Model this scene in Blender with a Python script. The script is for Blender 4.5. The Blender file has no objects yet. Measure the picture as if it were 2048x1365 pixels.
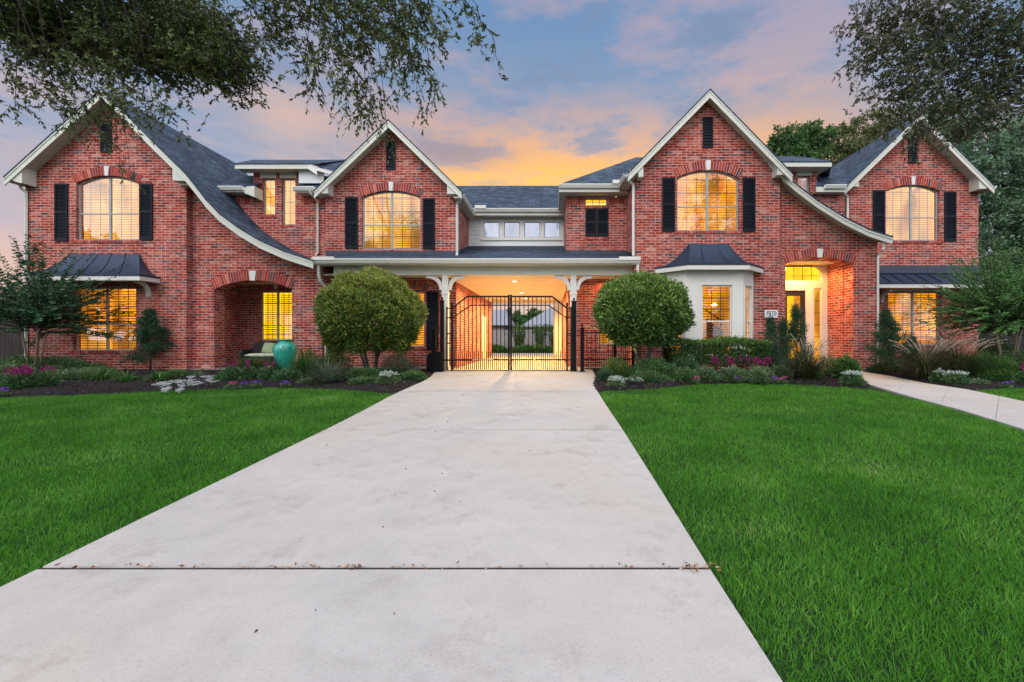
import bpy, math, random
import numpy as np
from mathutils import Vector, Matrix
from mathutils.geometry import tessellate_polygon
random.seed(7)
RNG = np.random.default_rng(11)
S = bpy.context.scene
COL = S.collection
PI = math.pi
FOC, PX, PY, CAMZ = 900.0, 1100.0, 675.0, 1.12      # calibration of the photograph (2048 px wide)

def U(px, Z): return (px - PX) * Z / FOC
def V(py, Z): return CAMZ + (PY - py) * Z / FOC
def PT(px, py, Z): return (U(px, Z), Z, V(py, Z))
SL, Y0 = 0.033, 14.8
def gz(y):
    return -SL * (Y0 - max(y, -12.0)) if y < Y0 else 0.0
def gzn(y): return np.where(y < Y0, -SL * (Y0 - y), 0.0)
def G(px, py):                                       # a point of the sloping front yard
    Y = 1449.0 / (py - 645.3)
    return (U(px, Y), Y)
def GS(px, py):                                      # the same on top of the raised slabs
    Y = 1417.5 / (py - 645.3)
    return (U(px, Y), Y)

# ---------------------------------------------------------------- materials
def nmat(name):
    m = bpy.data.materials.new(name); m.use_nodes = True
    nt = m.node_tree; nt.nodes.clear()
    out = nt.nodes.new('ShaderNodeOutputMaterial')
    return m, nt, out
def nd(nt, typ, ins=None, **kw):
    n = nt.nodes.new(typ)
    for k, v in kw.items(): setattr(n, k, v)
    if ins:
        for k, v in ins.items():
            s = n.inputs[k]
            if isinstance(v, bpy.types.NodeSocket): nt.links.new(v, s)
            else: s.default_value = v
    return n
def c4(c): return (c[0], c[1], c[2], 1.0)
def ramp(nt, fac, stops, interp='LINEAR'):
    r = nt.nodes.new('ShaderNodeValToRGB'); r.color_ramp.interpolation = interp
    el = r.color_ramp.elements
    while len(el) > 1: el.remove(el[-1])
    el[0].position = stops[0][0]; el[0].color = c4(stops[0][1])
    for p, c in stops[1:]:
        e = el.new(p); e.color = c4(c)
    nt.links.new(fac, r.inputs[0]); return r.outputs[0]
def mathn(nt, op, a, b=0.0, c=0.0, clamp=False):
    n = nt.nodes.new('ShaderNodeMath'); n.operation = op; n.use_clamp = clamp
    for i, v in enumerate((a, b, c)):
        if isinstance(v, bpy.types.NodeSocket): nt.links.new(v, n.inputs[i])
        else: n.inputs[i].default_value = v
    return n.outputs[0]
def mixc(nt, fac, a, b, mode='MIX'):
    n = nt.nodes.new('ShaderNodeMix'); n.data_type = 'RGBA'; n.blend_type = mode
    for s, v in ((n.inputs[0], fac), (n.inputs[6], a), (n.inputs[7], b)):
        if isinstance(v, bpy.types.NodeSocket): nt.links.new(v, s)
        elif isinstance(v, (int, float)): s.default_value = v
        else: s.default_value = c4(v)
    return n.outputs[2]
def noise(nt, vec, scale, detail=4.0, rough=0.6):
    n = nd(nt, 'ShaderNodeTexNoise', {'Scale': scale, 'Detail': detail, 'Roughness': rough})
    if vec is not None: nt.links.new(vec, n.inputs['Vector'])
    return n.outputs[0]
def bump(nt, h, strength=0.3, dist=0.01):
    return nd(nt, 'ShaderNodeBump', {'Height': h, 'Strength': strength, 'Distance': dist}).outputs[0]
def pbsdf(nt, out, color, rough=0.6, metal=0.0, normal=None, spec=0.5):
    p = nd(nt, 'ShaderNodeBsdfPrincipled')
    if isinstance(color, bpy.types.NodeSocket): nt.links.new(color, p.inputs['Base Color'])
    else: p.inputs['Base Color'].default_value = c4(color)
    if isinstance(rough, bpy.types.NodeSocket): nt.links.new(rough, p.inputs['Roughness'])
    else: p.inputs['Roughness'].default_value = rough
    p.inputs['Metallic'].default_value = metal
    p.inputs['Specular IOR Level'].default_value = spec
    if normal is not None: nt.links.new(normal, p.inputs['Normal'])
    nt.links.new(p.outputs[0], out.inputs[0]); return p
def wpos(nt): return nd(nt, 'ShaderNodeNewGeometry').outputs['Position']
def plain(name, col, rough=0.55, metal=0.0, var=0.18, scale=3.0, bs=0.12, spec=0.5):
    m, nt, out = nmat(name); p = wpos(nt)
    n1 = noise(nt, p, scale, 5.0); n2 = noise(nt, p, scale * 14, 3.0)
    f = mathn(nt, 'ADD', mathn(nt, 'MULTIPLY', n1, 0.7), mathn(nt, 'MULTIPLY', n2, 0.3))
    lo = tuple(c * (1 - var) for c in col); hi = tuple(min(1, c * (1 + var)) for c in col)
    c = ramp(nt, f, [(0.3, lo), (0.7, hi)])
    pbsdf(nt, out, c, rough, metal, bump(nt, n2, bs, 0.004), spec); return m
def wall_uv(nt, vscale=1.0, swap=False):
    """world-metre coordinates along a wall or a roof slope, picked by which way the face looks"""
    g = nd(nt, 'ShaderNodeNewGeometry')
    sp = nd(nt, 'ShaderNodeSeparateXYZ', {0: g.outputs['Position']})
    sn = nd(nt, 'ShaderNodeSeparateXYZ', {0: g.outputs['True Normal']})
    ax = mathn(nt, 'ABSOLUTE', sn.outputs[0]); ay = mathn(nt, 'ABSOLUTE', sn.outputs[1])
    f = mathn(nt, 'GREATER_THAN', ax, ay)
    u = mathn(nt, 'ADD', mathn(nt, 'MULTIPLY', sp.outputs[1], f),
              mathn(nt, 'MULTIPLY', sp.outputs[0], mathn(nt, 'SUBTRACT', 1.0, f)))
    v = mathn(nt, 'MULTIPLY', sp.outputs[2], vscale)
    c = nd(nt, 'ShaderNodeCombineXYZ')
    nt.links.new(u, c.inputs[0]); nt.links.new(v, c.inputs[1])
    return c.outputs[0], g.outputs['Position']
BRICK_STOPS = [(0.0, (.080, .040, .044)), (.07, (.13, .055, .050)), (.12, (.21, .024, .018)), (.4, (.32, .028, .018)),
               (.75, (.43, .050, .024)), (.93, (.50, .090, .055)), (1.0, (.55, .26, .20))]
def brick_mat(name, tint=1.0):
    m, nt, out = nmat(name); uv, pos = wall_uv(nt)
    b = nd(nt, 'ShaderNodeTexBrick', {'Vector': uv, 'Color1': (0, 0, 0, 1), 'Color2': (1, 1, 1, 1), 'Mortar': (.5, .5, .5, 1),
        'Scale': 1.0, 'Mortar Size': .0085, 'Mortar Smooth': .12, 'Bias': 0.0, 'Brick Width': .285, 'Row Height': .0873})
    b.offset = .5
    n0 = noise(nt, pos, 9.0, 3.0)
    r = mathn(nt, 'ADD', b.outputs[0], mathn(nt, 'MULTIPLY', mathn(nt, 'SUBTRACT', n0, .5), .25), 0, True)
    col = ramp(nt, r, BRICK_STOPS)
    n1 = noise(nt, pos, 60.0, 3.0)
    col = mixc(nt, mathn(nt, 'MULTIPLY', n1, .22), col, (.14, .02, .02))
    # whitish smears left on the clay faces, in patches
    n2 = noise(nt, pos, 3.2, 3.0, .7); n3 = noise(nt, pos, 26.0, 4.0, .75)
    sm = mathn(nt, 'MULTIPLY', ramp(nt, n2, [(.44, (0, 0, 0)), (.62, (1, 1, 1))]), ramp(nt, n3, [(.47, (0, 0, 0)), (.60, (1, 1, 1))]))
    col = mixc(nt, mathn(nt, 'MULTIPLY', sm, .62), col, (.66, .46, .41))
    mort = ramp(nt, noise(nt, pos, 5.0, 4.0), [(.3, (.46, .31, .26)), (.7, (.70, .52, .44))])
    col = mixc(nt, b.outputs['Fac'], col, mort)
    big = ramp(nt, noise(nt, pos, .8, 3.0), [(.35, (.82, .80, .80)), (.65, (1.08, 1.05, 1.05))]); col = mixc(nt, .8, col, big, 'MULTIPLY')
    h = mathn(nt, 'SUBTRACT', mathn(nt, 'MULTIPLY', n3, .3), b.outputs['Fac'])
    pbsdf(nt, out, col, .85, 0, bump(nt, h, .5, .008), .2); return m
def voussoir_mat(name):
    m, nt, out = nmat(name); g = nd(nt, 'ShaderNodeNewGeometry')
    r = g.outputs['Random Per Island']
    col = ramp(nt, r, BRICK_STOPS)
    n1 = noise(nt, g.outputs['Position'], 40.0, 4.0)
    col = mixc(nt, ramp(nt, n1, [(.55, (0, 0, 0)), (.7, (.6, .6, .6))]), col, (.5, .33, .3))
    pbsdf(nt, out, col, .85, 0, bump(nt, n1, .3, .005), .25); return m
def shingle_mat(name, vscale):
    m, nt, out = nmat(name); uv, pos = wall_uv(nt, vscale)
    b = nd(nt, 'ShaderNodeTexBrick', {'Vector': uv, 'Color1': (0, 0, 0, 1), 'Color2': (1, 1, 1, 1), 'Mortar': (0, 0, 0, 1),
        'Scale': 1.0, 'Mortar Size': .012, 'Mortar Smooth': .6, 'Bias': 0.0, 'Brick Width': .30, 'Row Height': .14})
    b.offset = .37
    n1 = noise(nt, pos, 1.1, 4.0); n2 = noise(nt, pos, 70.0, 3.0)
    f = mathn(nt, 'ADD', mathn(nt, 'MULTIPLY', b.outputs[0], .30), mathn(nt, 'MULTIPLY', n1, .40))
    f = mathn(nt, 'ADD', f, mathn(nt, 'MULTIPLY', n2, .3))
    col = ramp(nt, f, [(.25, (.012, .021, .034)), (.45, (.028, .047, .074)), (.60, (.050, .080, .118)), (.85, (.09, .135, .19))])
    col = mixc(nt, mathn(nt, 'MULTIPLY', b.outputs['Fac'], .85), col, (.008, .010, .014))
    h = mathn(nt, 'SUBTRACT', mathn(nt, 'MULTIPLY', n2, .3), b.outputs['Fac'])
    pbsdf(nt, out, col, .85, 0, bump(nt, h, .6, .012), .3); return m
def concrete_mat(name, base=(.465, .442, .412)):
    m, nt, out = nmat(name); p = wpos(nt)
    n1 = noise(nt, p, .55, 5.0, .6); n2 = noise(nt, p, 3.5, 6.0, .7); n3 = noise(nt, p, 90.0, 3.0, .8); n4 = noise(nt, p, 380.0, 2.0, .8)
    f = mathn(nt, 'ADD', mathn(nt, 'MULTIPLY', n1, .45), mathn(nt, 'MULTIPLY', n2, .55))
    b = base
    col = ramp(nt, f, [(.28, tuple(x * .74 for x in b)), (.43, tuple(x * .92 for x in b)), (.54, b), (.72, tuple(x * 1.10 for x in b))])
    warm = ramp(nt, noise(nt, p, .35, 3.0), [(.45, (0, 0, 0)), (.65, (1, 1, 1))])
    col = mixc(nt, mathn(nt, 'MULTIPLY', warm, .65), col, (b[0] * 1.02, b[1] * .94, b[2] * .84))
    sp = ramp(nt, n3, [(.30, (.48, .48, .48)), (.46, (1, 1, 1)), (.62, (1, 1, 1)), (.78, (1.12, 1.12, 1.12))])
    col = mixc(nt, .55, col, sp, 'MULTIPLY')
    sp2 = ramp(nt, n4, [(.30, (.6, .6, .6)), (.5, (1, 1, 1))])
    col = mixc(nt, .35, col, sp2, 'MULTIPLY')
    st = ramp(nt, noise(nt, p, 1.7, 6.0, .75), [(.54, (1, 1, 1)), (.66, (.80, .78, .755)), (.74, (.68, .66, .64))])
    col = mixc(nt, .8, col, st, 'MULTIPLY')
    h = mathn(nt, 'ADD', mathn(nt, 'MULTIPLY', n3, .7), mathn(nt, 'MULTIPLY', n4, .5))
    pbsdf(nt, out, col, .88, 0, bump(nt, h, .35, .004), .25); return m
def leaf_mat(name, stops, trans=.35, rough=.5, spec=.4, big=None):
    """foliage colour from a per-leaf value, plus light passing through the leaf"""
    m, nt, out = nmat(name)
    a = nd(nt, 'ShaderNodeAttribute', attribute_name='tint')
    f = a.outputs['Fac']
    if big:
        n = noise(nt, wpos(nt), big, 3.0)
        f = mathn(nt, 'ADD', mathn(nt, 'MULTIPLY', f, .6), mathn(nt, 'MULTIPLY', mathn(nt, 'SUBTRACT', n, .3), 1.0), 0, True)
    col = ramp(nt, f, stops)
    p = nd(nt, 'ShaderNodeBsdfPrincipled', {'Base Color': col, 'Roughness': rough, 'Specular IOR Level': spec})
    t = nd(nt, 'ShaderNodeBsdfTranslucent', {'Color': mixc(nt, .5, col, (.10, .16, .01), 'ADD') if trans > .45 else col})
    mx = nd(nt, 'ShaderNodeMixShader', {0: trans})
    nt.links.new(p.outputs[0], mx.inputs[1]); nt.links.new(t.outputs[0], mx.inputs[2])
    nt.links.new(mx.outputs[0], out.inputs[0]); return m
def glass_mat(name, refl=.16, tint=(1, 1, 1)):
    m, nt, out = nmat(name)
    t = nd(nt, 'ShaderNodeBsdfTransparent', {0: c4(tint)}); g = nd(nt, 'ShaderNodeBsdfGlossy', {'Color': (1, 1, 1, 1), 'Roughness': .015})
    n = noise(nt, wpos(nt), 1.4, 2.0); nt.links.new(bump(nt, n, .02, .05), g.inputs['Normal'])
    lw = nd(nt, 'ShaderNodeLayerWeight', {'Blend': .25})
    f = mathn(nt, 'ADD', mathn(nt, 'MULTIPLY', lw.outputs['Fresnel'], .35), refl, 0, True)
    mx = nd(nt, 'ShaderNodeMixShader', {0: f})
    nt.links.new(t.outputs[0], mx.inputs[1]); nt.links.new(g.outputs[0], mx.inputs[2])
    nt.links.new(mx.outputs[0], out.inputs[0]); return m
def glow_mat(name, a, b, s, scale=.9, lo=.5):
    m, nt, out = nmat(name); p = wpos(nt)
    mpp = nd(nt, 'ShaderNodeMapping', {'Vector': p, 'Scale': (2.4, 1, .8)}); n = noise(nt, mpp.outputs[0], scale, 2.0)
    n2 = noise(nt, mpp.outputs[0], scale * .7, 1.5)
    col = ramp(nt, n, [(.35, a), (.62, b)])
    k = ramp(nt, n2, [(.38, (lo, lo, lo)), (.58, (1, 1, 1))])
    e = nd(nt, 'ShaderNodeEmission', {0: col, 1: mathn(nt, 'MULTIPLY', k, s)})
    nt.links.new(e.outputs[0], out.inputs[0]); return m
def slat_mat(name):
    m, nt, out = nmat(name)
    p = nd(nt, 'ShaderNodeBsdfDiffuse', {0: (.13, .075, .03, 1)}); t = nd(nt, 'ShaderNodeBsdfTranslucent', {0: (.55, .33, .12, 1)})
    mx = nd(nt, 'ShaderNodeMixShader', {0: .5})
    nt.links.new(p.outputs[0], mx.inputs[1]); nt.links.new(t.outputs[0], mx.inputs[2])
    nt.links.new(mx.outputs[0], out.inputs[0]); return m
def wood_mat(name, a, b):
    m, nt, out = nmat(name); p = wpos(nt)
    mp = nd(nt, 'ShaderNodeMapping', {'Vector': p, 'Scale': (14, 14, .8)})
    n = noise(nt, mp.outputs[0], 1.2, 6.0, .7); n2 = noise(nt, p, 2.2, 4.0)
    f = mathn(nt, 'ADD', mathn(nt, 'MULTIPLY', n, .6), mathn(nt, 'MULTIPLY', n2, .4))
    pbsdf(nt, out, ramp(nt, f, [(.3, a), (.7, b)]), .85, 0, bump(nt, n, .4, .006), .2); return m

# ---------------------------------------------------------------- meshes
class MB:
    def __init__(s): s.v = []; s.f = []
    def add(s, vs, fs):
        o = len(s.v); s.v.extend([tuple(map(float, v)) for v in vs]); s.f.extend([tuple(i + o for i in f) for f in fs]); return s
    def box(s, a, b, F=None):
        x0, y0, z0 = a; x1, y1, z1 = b
        vs = [(x0, y0, z0), (x1, y0, z0), (x1, y1, z0), (x0, y1, z0), (x0, y0, z1), (x1, y0, z1), (x1, y1, z1), (x0, y1, z1)]
        if F: vs = [F(*v) for v in vs]
        return s.add(vs, [(0, 3, 2, 1), (4, 5, 6, 7), (0, 1, 5, 4), (1, 2, 6, 5), (2, 3, 7, 6), (3, 0, 4, 7)])
    def quad(s, a, b, c, d): return s.add([a, b, c, d], [(0, 1, 2, 3)])
    def tube(s, pts, rad, n=6, cap=True):
        pts = [Vector(p) for p in pts]
        if not isinstance(rad, (list, tuple)): rad = [rad] * len(pts)
        vs = []; fs = []; prev = None
        for i, p in enumerate(pts):
            d = (pts[min(i + 1, len(pts) - 1)] - pts[max(i - 1, 0)])
            d = d.normalized() if d.length > 1e-9 else Vector((0, 0, 1))
            if prev is None:
                a = d.cross(Vector((0, 0, 1)))
                if a.length < .1: a = d.cross(Vector((1, 0, 0)))
            else: a = prev - d * prev.dot(d)
            a.normalize(); prev = a; b = d.cross(a)
            for k in range(n):
                t = 2 * PI * k / n; q = p + (a * math.cos(t) + b * math.sin(t)) * rad[i]; vs.append(q)
        for i in range(len(pts) - 1):
            for k in range(n): fs.append((i * n + k, i * n + (k + 1) % n, (i + 1) * n + (k + 1) % n, (i + 1) * n + k))
        if cap: fs.append(tuple(range(n))[::-1]); fs.append(tuple(range((len(pts) - 1) * n, len(pts) * n)))
        return s.add(vs, fs)
    def lathe(s, prof, n=24, c=(0, 0, 0)):
        vs = [(c[0] + r * math.cos(2 * PI * k / n), c[1] + r * math.sin(2 * PI * k / n), c[2] + z) for r, z in prof for k in range(n)]
        fs = [(i * n + k, i * n + (k + 1) % n, (i + 1) * n + (k + 1) % n, (i + 1) * n + k) for i in range(len(prof) - 1) for k in range(n)]
        fs.append(tuple(range(n))[::-1]); fs.append(tuple(range((len(prof) - 1) * n, len(prof) * n)))
        return s.add(vs, fs)
    def prism(s, outer, holes=(), w0=0.0, w1=.2, F=None):
        """flat (u,z) outline with holes, given a thickness from w0 to w1"""
        loops = [list(outer)] + [list(h) for h in holes]
        pts = [p for l in loops for p in l]
        tri = tessellate_polygon([[Vector((p[0], p[1], 0)) for p in l] for l in loops])
        F = F or (lambda u, w, z: (u, w, z)); n = len(pts)
        vs = [F(p[0], w0, p[1]) for p in pts] + [F(p[0], w1, p[1]) for p in pts]
        fs = []
        for t in tri:
            a, b, c = (pts[i] for i in t)
            cr = (b[0] - a[0]) * (c[1] - a[1]) - (b[1] - a[1]) * (c[0] - a[0])
            if abs(cr) < 1e-12: continue
            t = tuple(t) if cr > 0 else tuple(reversed(t))
            fs.append(t); fs.append(tuple(i + n for i in reversed(t)))
        o = 0
        for li, l in enumerate(loops):
            k = len(l)
            ar = sum(l[i][0] * l[(i + 1) % k][1] - l[(i + 1) % k][0] * l[i][1] for i in range(k))
            for i in range(k):
                a, b = o + i, o + (i + 1) % k
                q = (a, a + n, b + n, b)
                if (ar > 0) != (li == 0): q = tuple(reversed(q))
                fs.append(q)
            o += k
        return s.add(vs, fs)
def link(o): COL.objects.link(o); return o
def adopt(o, parent):
    if parent is not None:
        o.parent = parent
        if parent.get('_w'): o.matrix_parent_inverse = Matrix.Translation(-Vector(parent.location))
def tag(o, label=None, cat=None, group=None, kind=None):
    if label: o['label'] = label
    if cat: o['category'] = cat
    if group: o['group'] = group
    if kind: o['kind'] = kind
    return o
def put(name, mb, mat, parent=None, smooth=False, local=False):
    """one mesh object; at top level its origin goes to the middle of its base"""
    me = bpy.data.meshes.new(name)
    vs = mb.v; loc = (0, 0, 0)
    if parent is None and not local:
        a = np.array(vs); loc = ((a[:, 0].min() + a[:, 0].max()) / 2, (a[:, 1].min() + a[:, 1].max()) / 2, a[:, 2].min())
        vs = (a - np.array(loc)).tolist()
    me.from_pydata(vs, [], mb.f); me.materials.append(mat)
    if smooth: me.polygons.foreach_set('use_smooth', [True] * len(me.polygons))
    me.update(); o = link(bpy.data.objects.new(name, me)); o.location = loc
    adopt(o, parent); return o
def empty(name, loc, world=False):
    o = link(bpy.data.objects.new(name, None)); o.location = loc; o.empty_display_size = .2
    if world: o['_w'] = 1
    return o
def fast(name, verts, nper, faces_local, mat, parent=None, tint=None, smooth=False, loc=None):
    """many small equal pieces: verts (n, nper, 3); faces_local a list of index tuples inside one piece"""
    n = verts.shape[0]; vs = verts.reshape(-1, 3).astype(np.float32)
    me = bpy.data.meshes.new(name); me.vertices.add(len(vs))
    if loc is not None: vs = vs - np.array(loc, dtype=np.float32)
    me.vertices.foreach_set('co', vs.ravel())
    base = (np.arange(n) * nper)[:, None]
    li = np.concatenate([np.array(f) for f in faces_local])[None, :] + base
    sizes = np.tile(np.array([len(f) for f in faces_local]), n)
    me.loops.add(li.size); me.loops.foreach_set('vertex_index', li.ravel().astype(np.int32))
    me.polygons.add(len(sizes)); st = np.concatenate([[0], np.cumsum(sizes)[:-1]]).astype(np.int32)
    me.polygons.foreach_set('loop_start', st)
    if smooth: me.polygons.foreach_set('use_smooth', np.ones(len(sizes), dtype=bool))
    if tint is not None:
        at = me.attributes.new('tint', 'FLOAT', 'POINT'); at.data.foreach_set('value', np.repeat(tint, nper).astype(np.float32))
    me.materials.append(mat); me.update(calc_edges=True)
    o = link(bpy.data.objects.new(name, me))
    if loc is not None and parent is None: o.location = loc
    adopt(o, parent); return o
def unit(a): return a / np.maximum(np.linalg.norm(a, axis=-1, keepdims=True), 1e-9)
def rdir(n): return unit(RNG.normal(size=(n, 3)))
def leaves(name, C, D, L, W, mat, parent=None, tint=None, fold=.25, loc=None):
    """leaf shapes: a folded six-sided blade pointing along D"""
    n = len(C); D = unit(D); s = unit(np.cross(D, rdir(n))); up = np.cross(s, D)
    L = np.broadcast_to(L, (n,))[:, None]; W = np.broadcast_to(W, (n,))[:, None]
    v = np.stack([C, C + D * L * .35 + s * W * .5 + up * W * fold, C + D * L, C + D * L * .35 - s * W * .5 + up * W * fold], 1)
    if tint is None: tint = RNG.random(n)
    return fast(name, v, 4, [(0, 1, 2), (0, 2, 3)], mat, parent, tint, loc=loc)
def blades(name, B, D, H, L, W, droop, mat, parent=None, tint=None, seg=4, loc=None, twist=None):
    """strap leaves: start B, first direction D, drooping towards H (a horizontal direction)"""
    n = len(B); D = unit(D); L = np.broadcast_to(L, (n,))[:, None]; W = np.broadcast_to(W, (n,))[:, None]
    droop = np.broadcast_to(droop, (n,))[:, None]
    s = unit(np.cross(D, np.array([0, 0, 1.0])) + 1e-6) if twist is None else unit(twist)
    rows = []
    p = B.copy(); d = D.copy()
    for i in range(seg + 1):
        w = W * (1 - (i / seg) ** 1.6) * .5
        if i < seg: rows += [p - s * w, p + s * w]
        else: rows += [p]
        d = unit(d + (H * .35 - np.array([0, 0, 1.0]) * .65) * droop / seg * (i + 1) * .6)
        p = p + d * L / seg
    v = np.stack(rows, 1)
    fl = [(2 * i, 2 * i + 1, 2 * i + 3, 2 * i + 2) for i in range(seg - 1)] + [(2 * seg - 2, 2 * seg - 1, 2 * seg)]
    if tint is None: tint = RNG.random(n)
    return fast(name, v, 2 * seg + 1, fl, mat, parent, tint, loc=loc)
def copy_tree(o, parent=None):
    c = o.copy(); COL.objects.link(c); c.parent = parent
    for ch in list(o.children): copy_tree(ch, c)
    return c
def kids(o):
    return [x for x in o.children]
# ---------------------------------------------------------------- shared materials
M = {}
M['brick'] = brick_mat('brick'); M['vous'] = voussoir_mat('soldier_brick')
M['shingle'] = shingle_mat('shingle', 1.45); M['shingle_low'] = shingle_mat('shingle_low_pitch', 3.8)
M['trim'] = plain('cream_trim', (.60, .61, .52), .5, var=.06); M['soffit'] = plain('soffit_paint', (.50, .49, .38), .6, var=.06)
M['white'] = plain('white_paint', (.72, .70, .64), .45, var=.05); M['gutter'] = plain('gutter_paint', (.70, .70, .64), .35, var=.05)
M['black'] = plain('black_shutter', (.007, .010, .017), .6, var=.25, bs=.05, spec=.2); M['iron'] = plain('black_iron', (.004, .004, .005), .55, var=.2, bs=.05, spec=.18)
M['metal'] = plain('dark_metal_roof', (.022, .040, .072), .42, metal=.25, var=.2, bs=.03, spec=.4); M['flash'] = plain('flashing', (.03, .045, .07), .5, var=.2)
M['frame'] = plain('window_frame', (.34, .36, .35), .45, var=.08); M['grille'] = plain('dark_grille', (.03, .028, .025), .5)
M['glass'] = glass_mat('glass', .035); M['glass_up'] = glass_mat('glass_upstairs', .055); M['slat'] = slat_mat('blind_slat')
M['stone'] = plain('cast_stone', (.70, .70, .66), .7, var=.08); M['slab'] = concrete_mat('slab_concrete', (.42, .41, .39))
M['siding'] = plain('lap_siding', (.68, .69, .66), .5, var=.05); M['ceil'] = plain('ceiling_paint', (.84, .78, .58), .6, var=.04)
M['concrete'] = concrete_mat('driveway_concrete')
M['glow_o'] = glow_mat('amber_room', (1, .27, .012), (1, .44, .035), 1.45, lo=.35); M['glow_y'] = glow_mat('yellow_room', (1, .46, .015), (1, .62, .02), 1.55, lo=.9)
M['glow_p'] = glow_mat('pale_room', (1, .36, .04), (1, .54, .10), 1.25, lo=.4); M['glow_w'] = glow_mat('daylit_room', (.58, .64, .85), (.70, .76, .95), .7, lo=.8)
M['glow_k'] = glow_mat('pink_room', (1, .50, .45), (1, .62, .60), .9)
mm, nt_, out_ = nmat('lamp_glow'); nt_.links.new(nd(nt_, 'ShaderNodeEmission', {0: (1, .86, .6, 1), 1: 9.0}).outputs[0], out_.inputs[0]); M['lamp'] = mm

ZA, ZB, ZD, ZN, ZE, ZF, ZG, ZH, ZK, ZJ = 14.85, 15.1, 15.8, 16.4, 18.3, 16.1, 14.6, 14.85, 17.4, 16.8
house = empty('brick_house', (-2.0, 15.0, 0), world=True)
tag(house, 'two-storey red brick house with dark shingle roof, cream trim and lit windows', 'house')
def hp(name, mb, mat, parent=None, smooth=False):
    return put(name, mb, mat, parent if parent is not None else house, smooth)
def FR(ox, oy, ang=0.0):
    c, s = math.cos(ang), math.sin(ang)
    return lambda u, w, z: (ox + u * c - w * s, oy + u * s + w * c, z)
def flat(Z): return FR(0, Z, 0)
def arc(u0, u1, zs, zc, n=18, rev=False):
    """segmental arch from (u1,zs) over the crown back to (u0,zs)"""
    h = zc - zs; w = (u1 - u0) / 2; r = (w * w + h * h) / (2 * h); cu = (u0 + u1) / 2; cz = zc - r
    a = math.asin(w / r)
    return [(cu + r * math.sin(a - 2 * a * i / n), cz + r * math.cos(a - 2 * a * i / n)) for i in range(n + 1)]
def opening(u0, u1, z0, zs, zc=None, n=18):
    return [(u0, z0), (u1, z0)] + (arc(u0, u1, zs, zc, n) if zc else [(u1, zs), (u0, zs)])
def inset(u0, u1, z0, zs, zc, d):
    return opening(u0 + d, u1 - d, z0 + d, zs - d * (0.4 if zc else 1), zc - d if zc else None)
def window(F, u0, u1, z0, zs, zc=None, room='glow_o', rail=None, mull=True, ncol=3, nrow=2, rec=.09, blind=True, frame='frame',
           glass='glass', depth=1.0, name='window', slat_from=None, fw=.045, label=None):
    mb = MB(); half = [(u0, u1)]
    um = (u0 + u1) / 2
    mb.prism(opening(u0 + .002, u1 - .002, z0 + .002, zs - .002, zc - .002 if zc else None), [inset(u0, u1, z0, zs, zc, fw)], rec, rec + .06, F)
    top = zc if zc else zs
    if mull: mb.box((um - .032, rec - .004, z0 + fw), (um + .032, rec + .055, top - fw * .9), F)
    if rail is not None:
        if mull:
            for a, b in ((u0 + fw, um - .033), (um + .033, u1 - fw)): mb.box((a, rec - .002, rail - .022), (b, rec + .05, rail + .022), F)
        else: mb.box((u0 + fw, rec - .002, rail - .022), (u1 - fw, rec + .05, rail + .022), F)
    w = hp(name, mb, M[frame])
    if label: w['label'] = label
    g = MB().prism(inset(u0, u1, z0, zs, zc, fw - .004), [], rec + .022, rec + .026, F); hp('pane', g, M[glass], w)
    def ztop(u):
        if not zc: return zs - fw
        h = zc - zs; ww = (u1 - u0) / 2; r = (ww * ww + h * h) / (2 * h); d = u - um
        return zc - r + math.sqrt(max(r * r - d * d, 0)) - fw
    gm = MB(); b = .0095
    bays = [(u0 + fw, um - .032), (um + .032, u1 - fw)] if mull else [(u0 + fw, u1 - fw)]
    for a, c in bays:
        for i in range(1, ncol):
            u = a + (c - a) * i / ncol; gm.box((u - b, rec + .03, z0 + fw), (u + b, rec + .036, ztop(u)), F)
        segs = [(z0 + fw, rail), (rail, zs - .02)] if rail is not None else [(z0 + fw, zs - .02)]
        for s0, s1 in segs:
            for i in range(1, nrow + (1 if (zc and s1 > (rail or 0) and rail is not None) else 0)):
                z = s0 + (s1 - s0) * i / nrow; gm.box((a, rec + .0305, z - b), (c, rec + .0355, z + b), F)
    if gm.v: hp('grille', gm, M['grille'], w)
    if blind:
        sm = MB(); z = z0 + fw + .02
        while z < top - fw - .03:
            for a, c in bays:
                aa, cc = a + .012, c - .012
                if zc and z > zs - fw - .03:
                    h = zc - zs; ww = (u1 - u0) / 2; r = (ww * ww + h * h) / (2 * h); q = z + fw + .03 - (zc - r)
                    lim = math.sqrt(max(r * r - q * q, 0)); aa = max(aa, um - lim); cc = min(cc, um + lim)
                if cc - aa > .05:
                    sm.quad(F(aa, rec + .10, z), F(cc, rec + .10, z), F(cc, rec + .145, z + .034), F(aa, rec + .145, z + .034))
            z += .082
        hp('blind', sm, M['slat'], w)
    r0, r1 = rec + .07, rec + .07 + depth
    rm = MB(); e = .25
    rm.quad(F(u0 - e, r1, z0 - .1), F(u1 + e, r1, z0 - .1), F(u1 + e, r1, top + .1), F(u0 - e, r1, top + .1))
    for ua in (u0 - e, u1 + e): rm.quad(F(ua, r0 + .15, z0 - .1), F(ua, r1, z0 - .1), F(ua, r1, top + .1), F(ua, r0 + .15, top + .1))
    for za in (z0 - .1, top + .1): rm.quad(F(u0 - e, r0 + .15, za), F(u1 + e, r0 + .15, za), F(u1 + e, r1, za), F(u0 - e, r1, za))
    hp('lit_room', rm, M[room], w)
    return w
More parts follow.
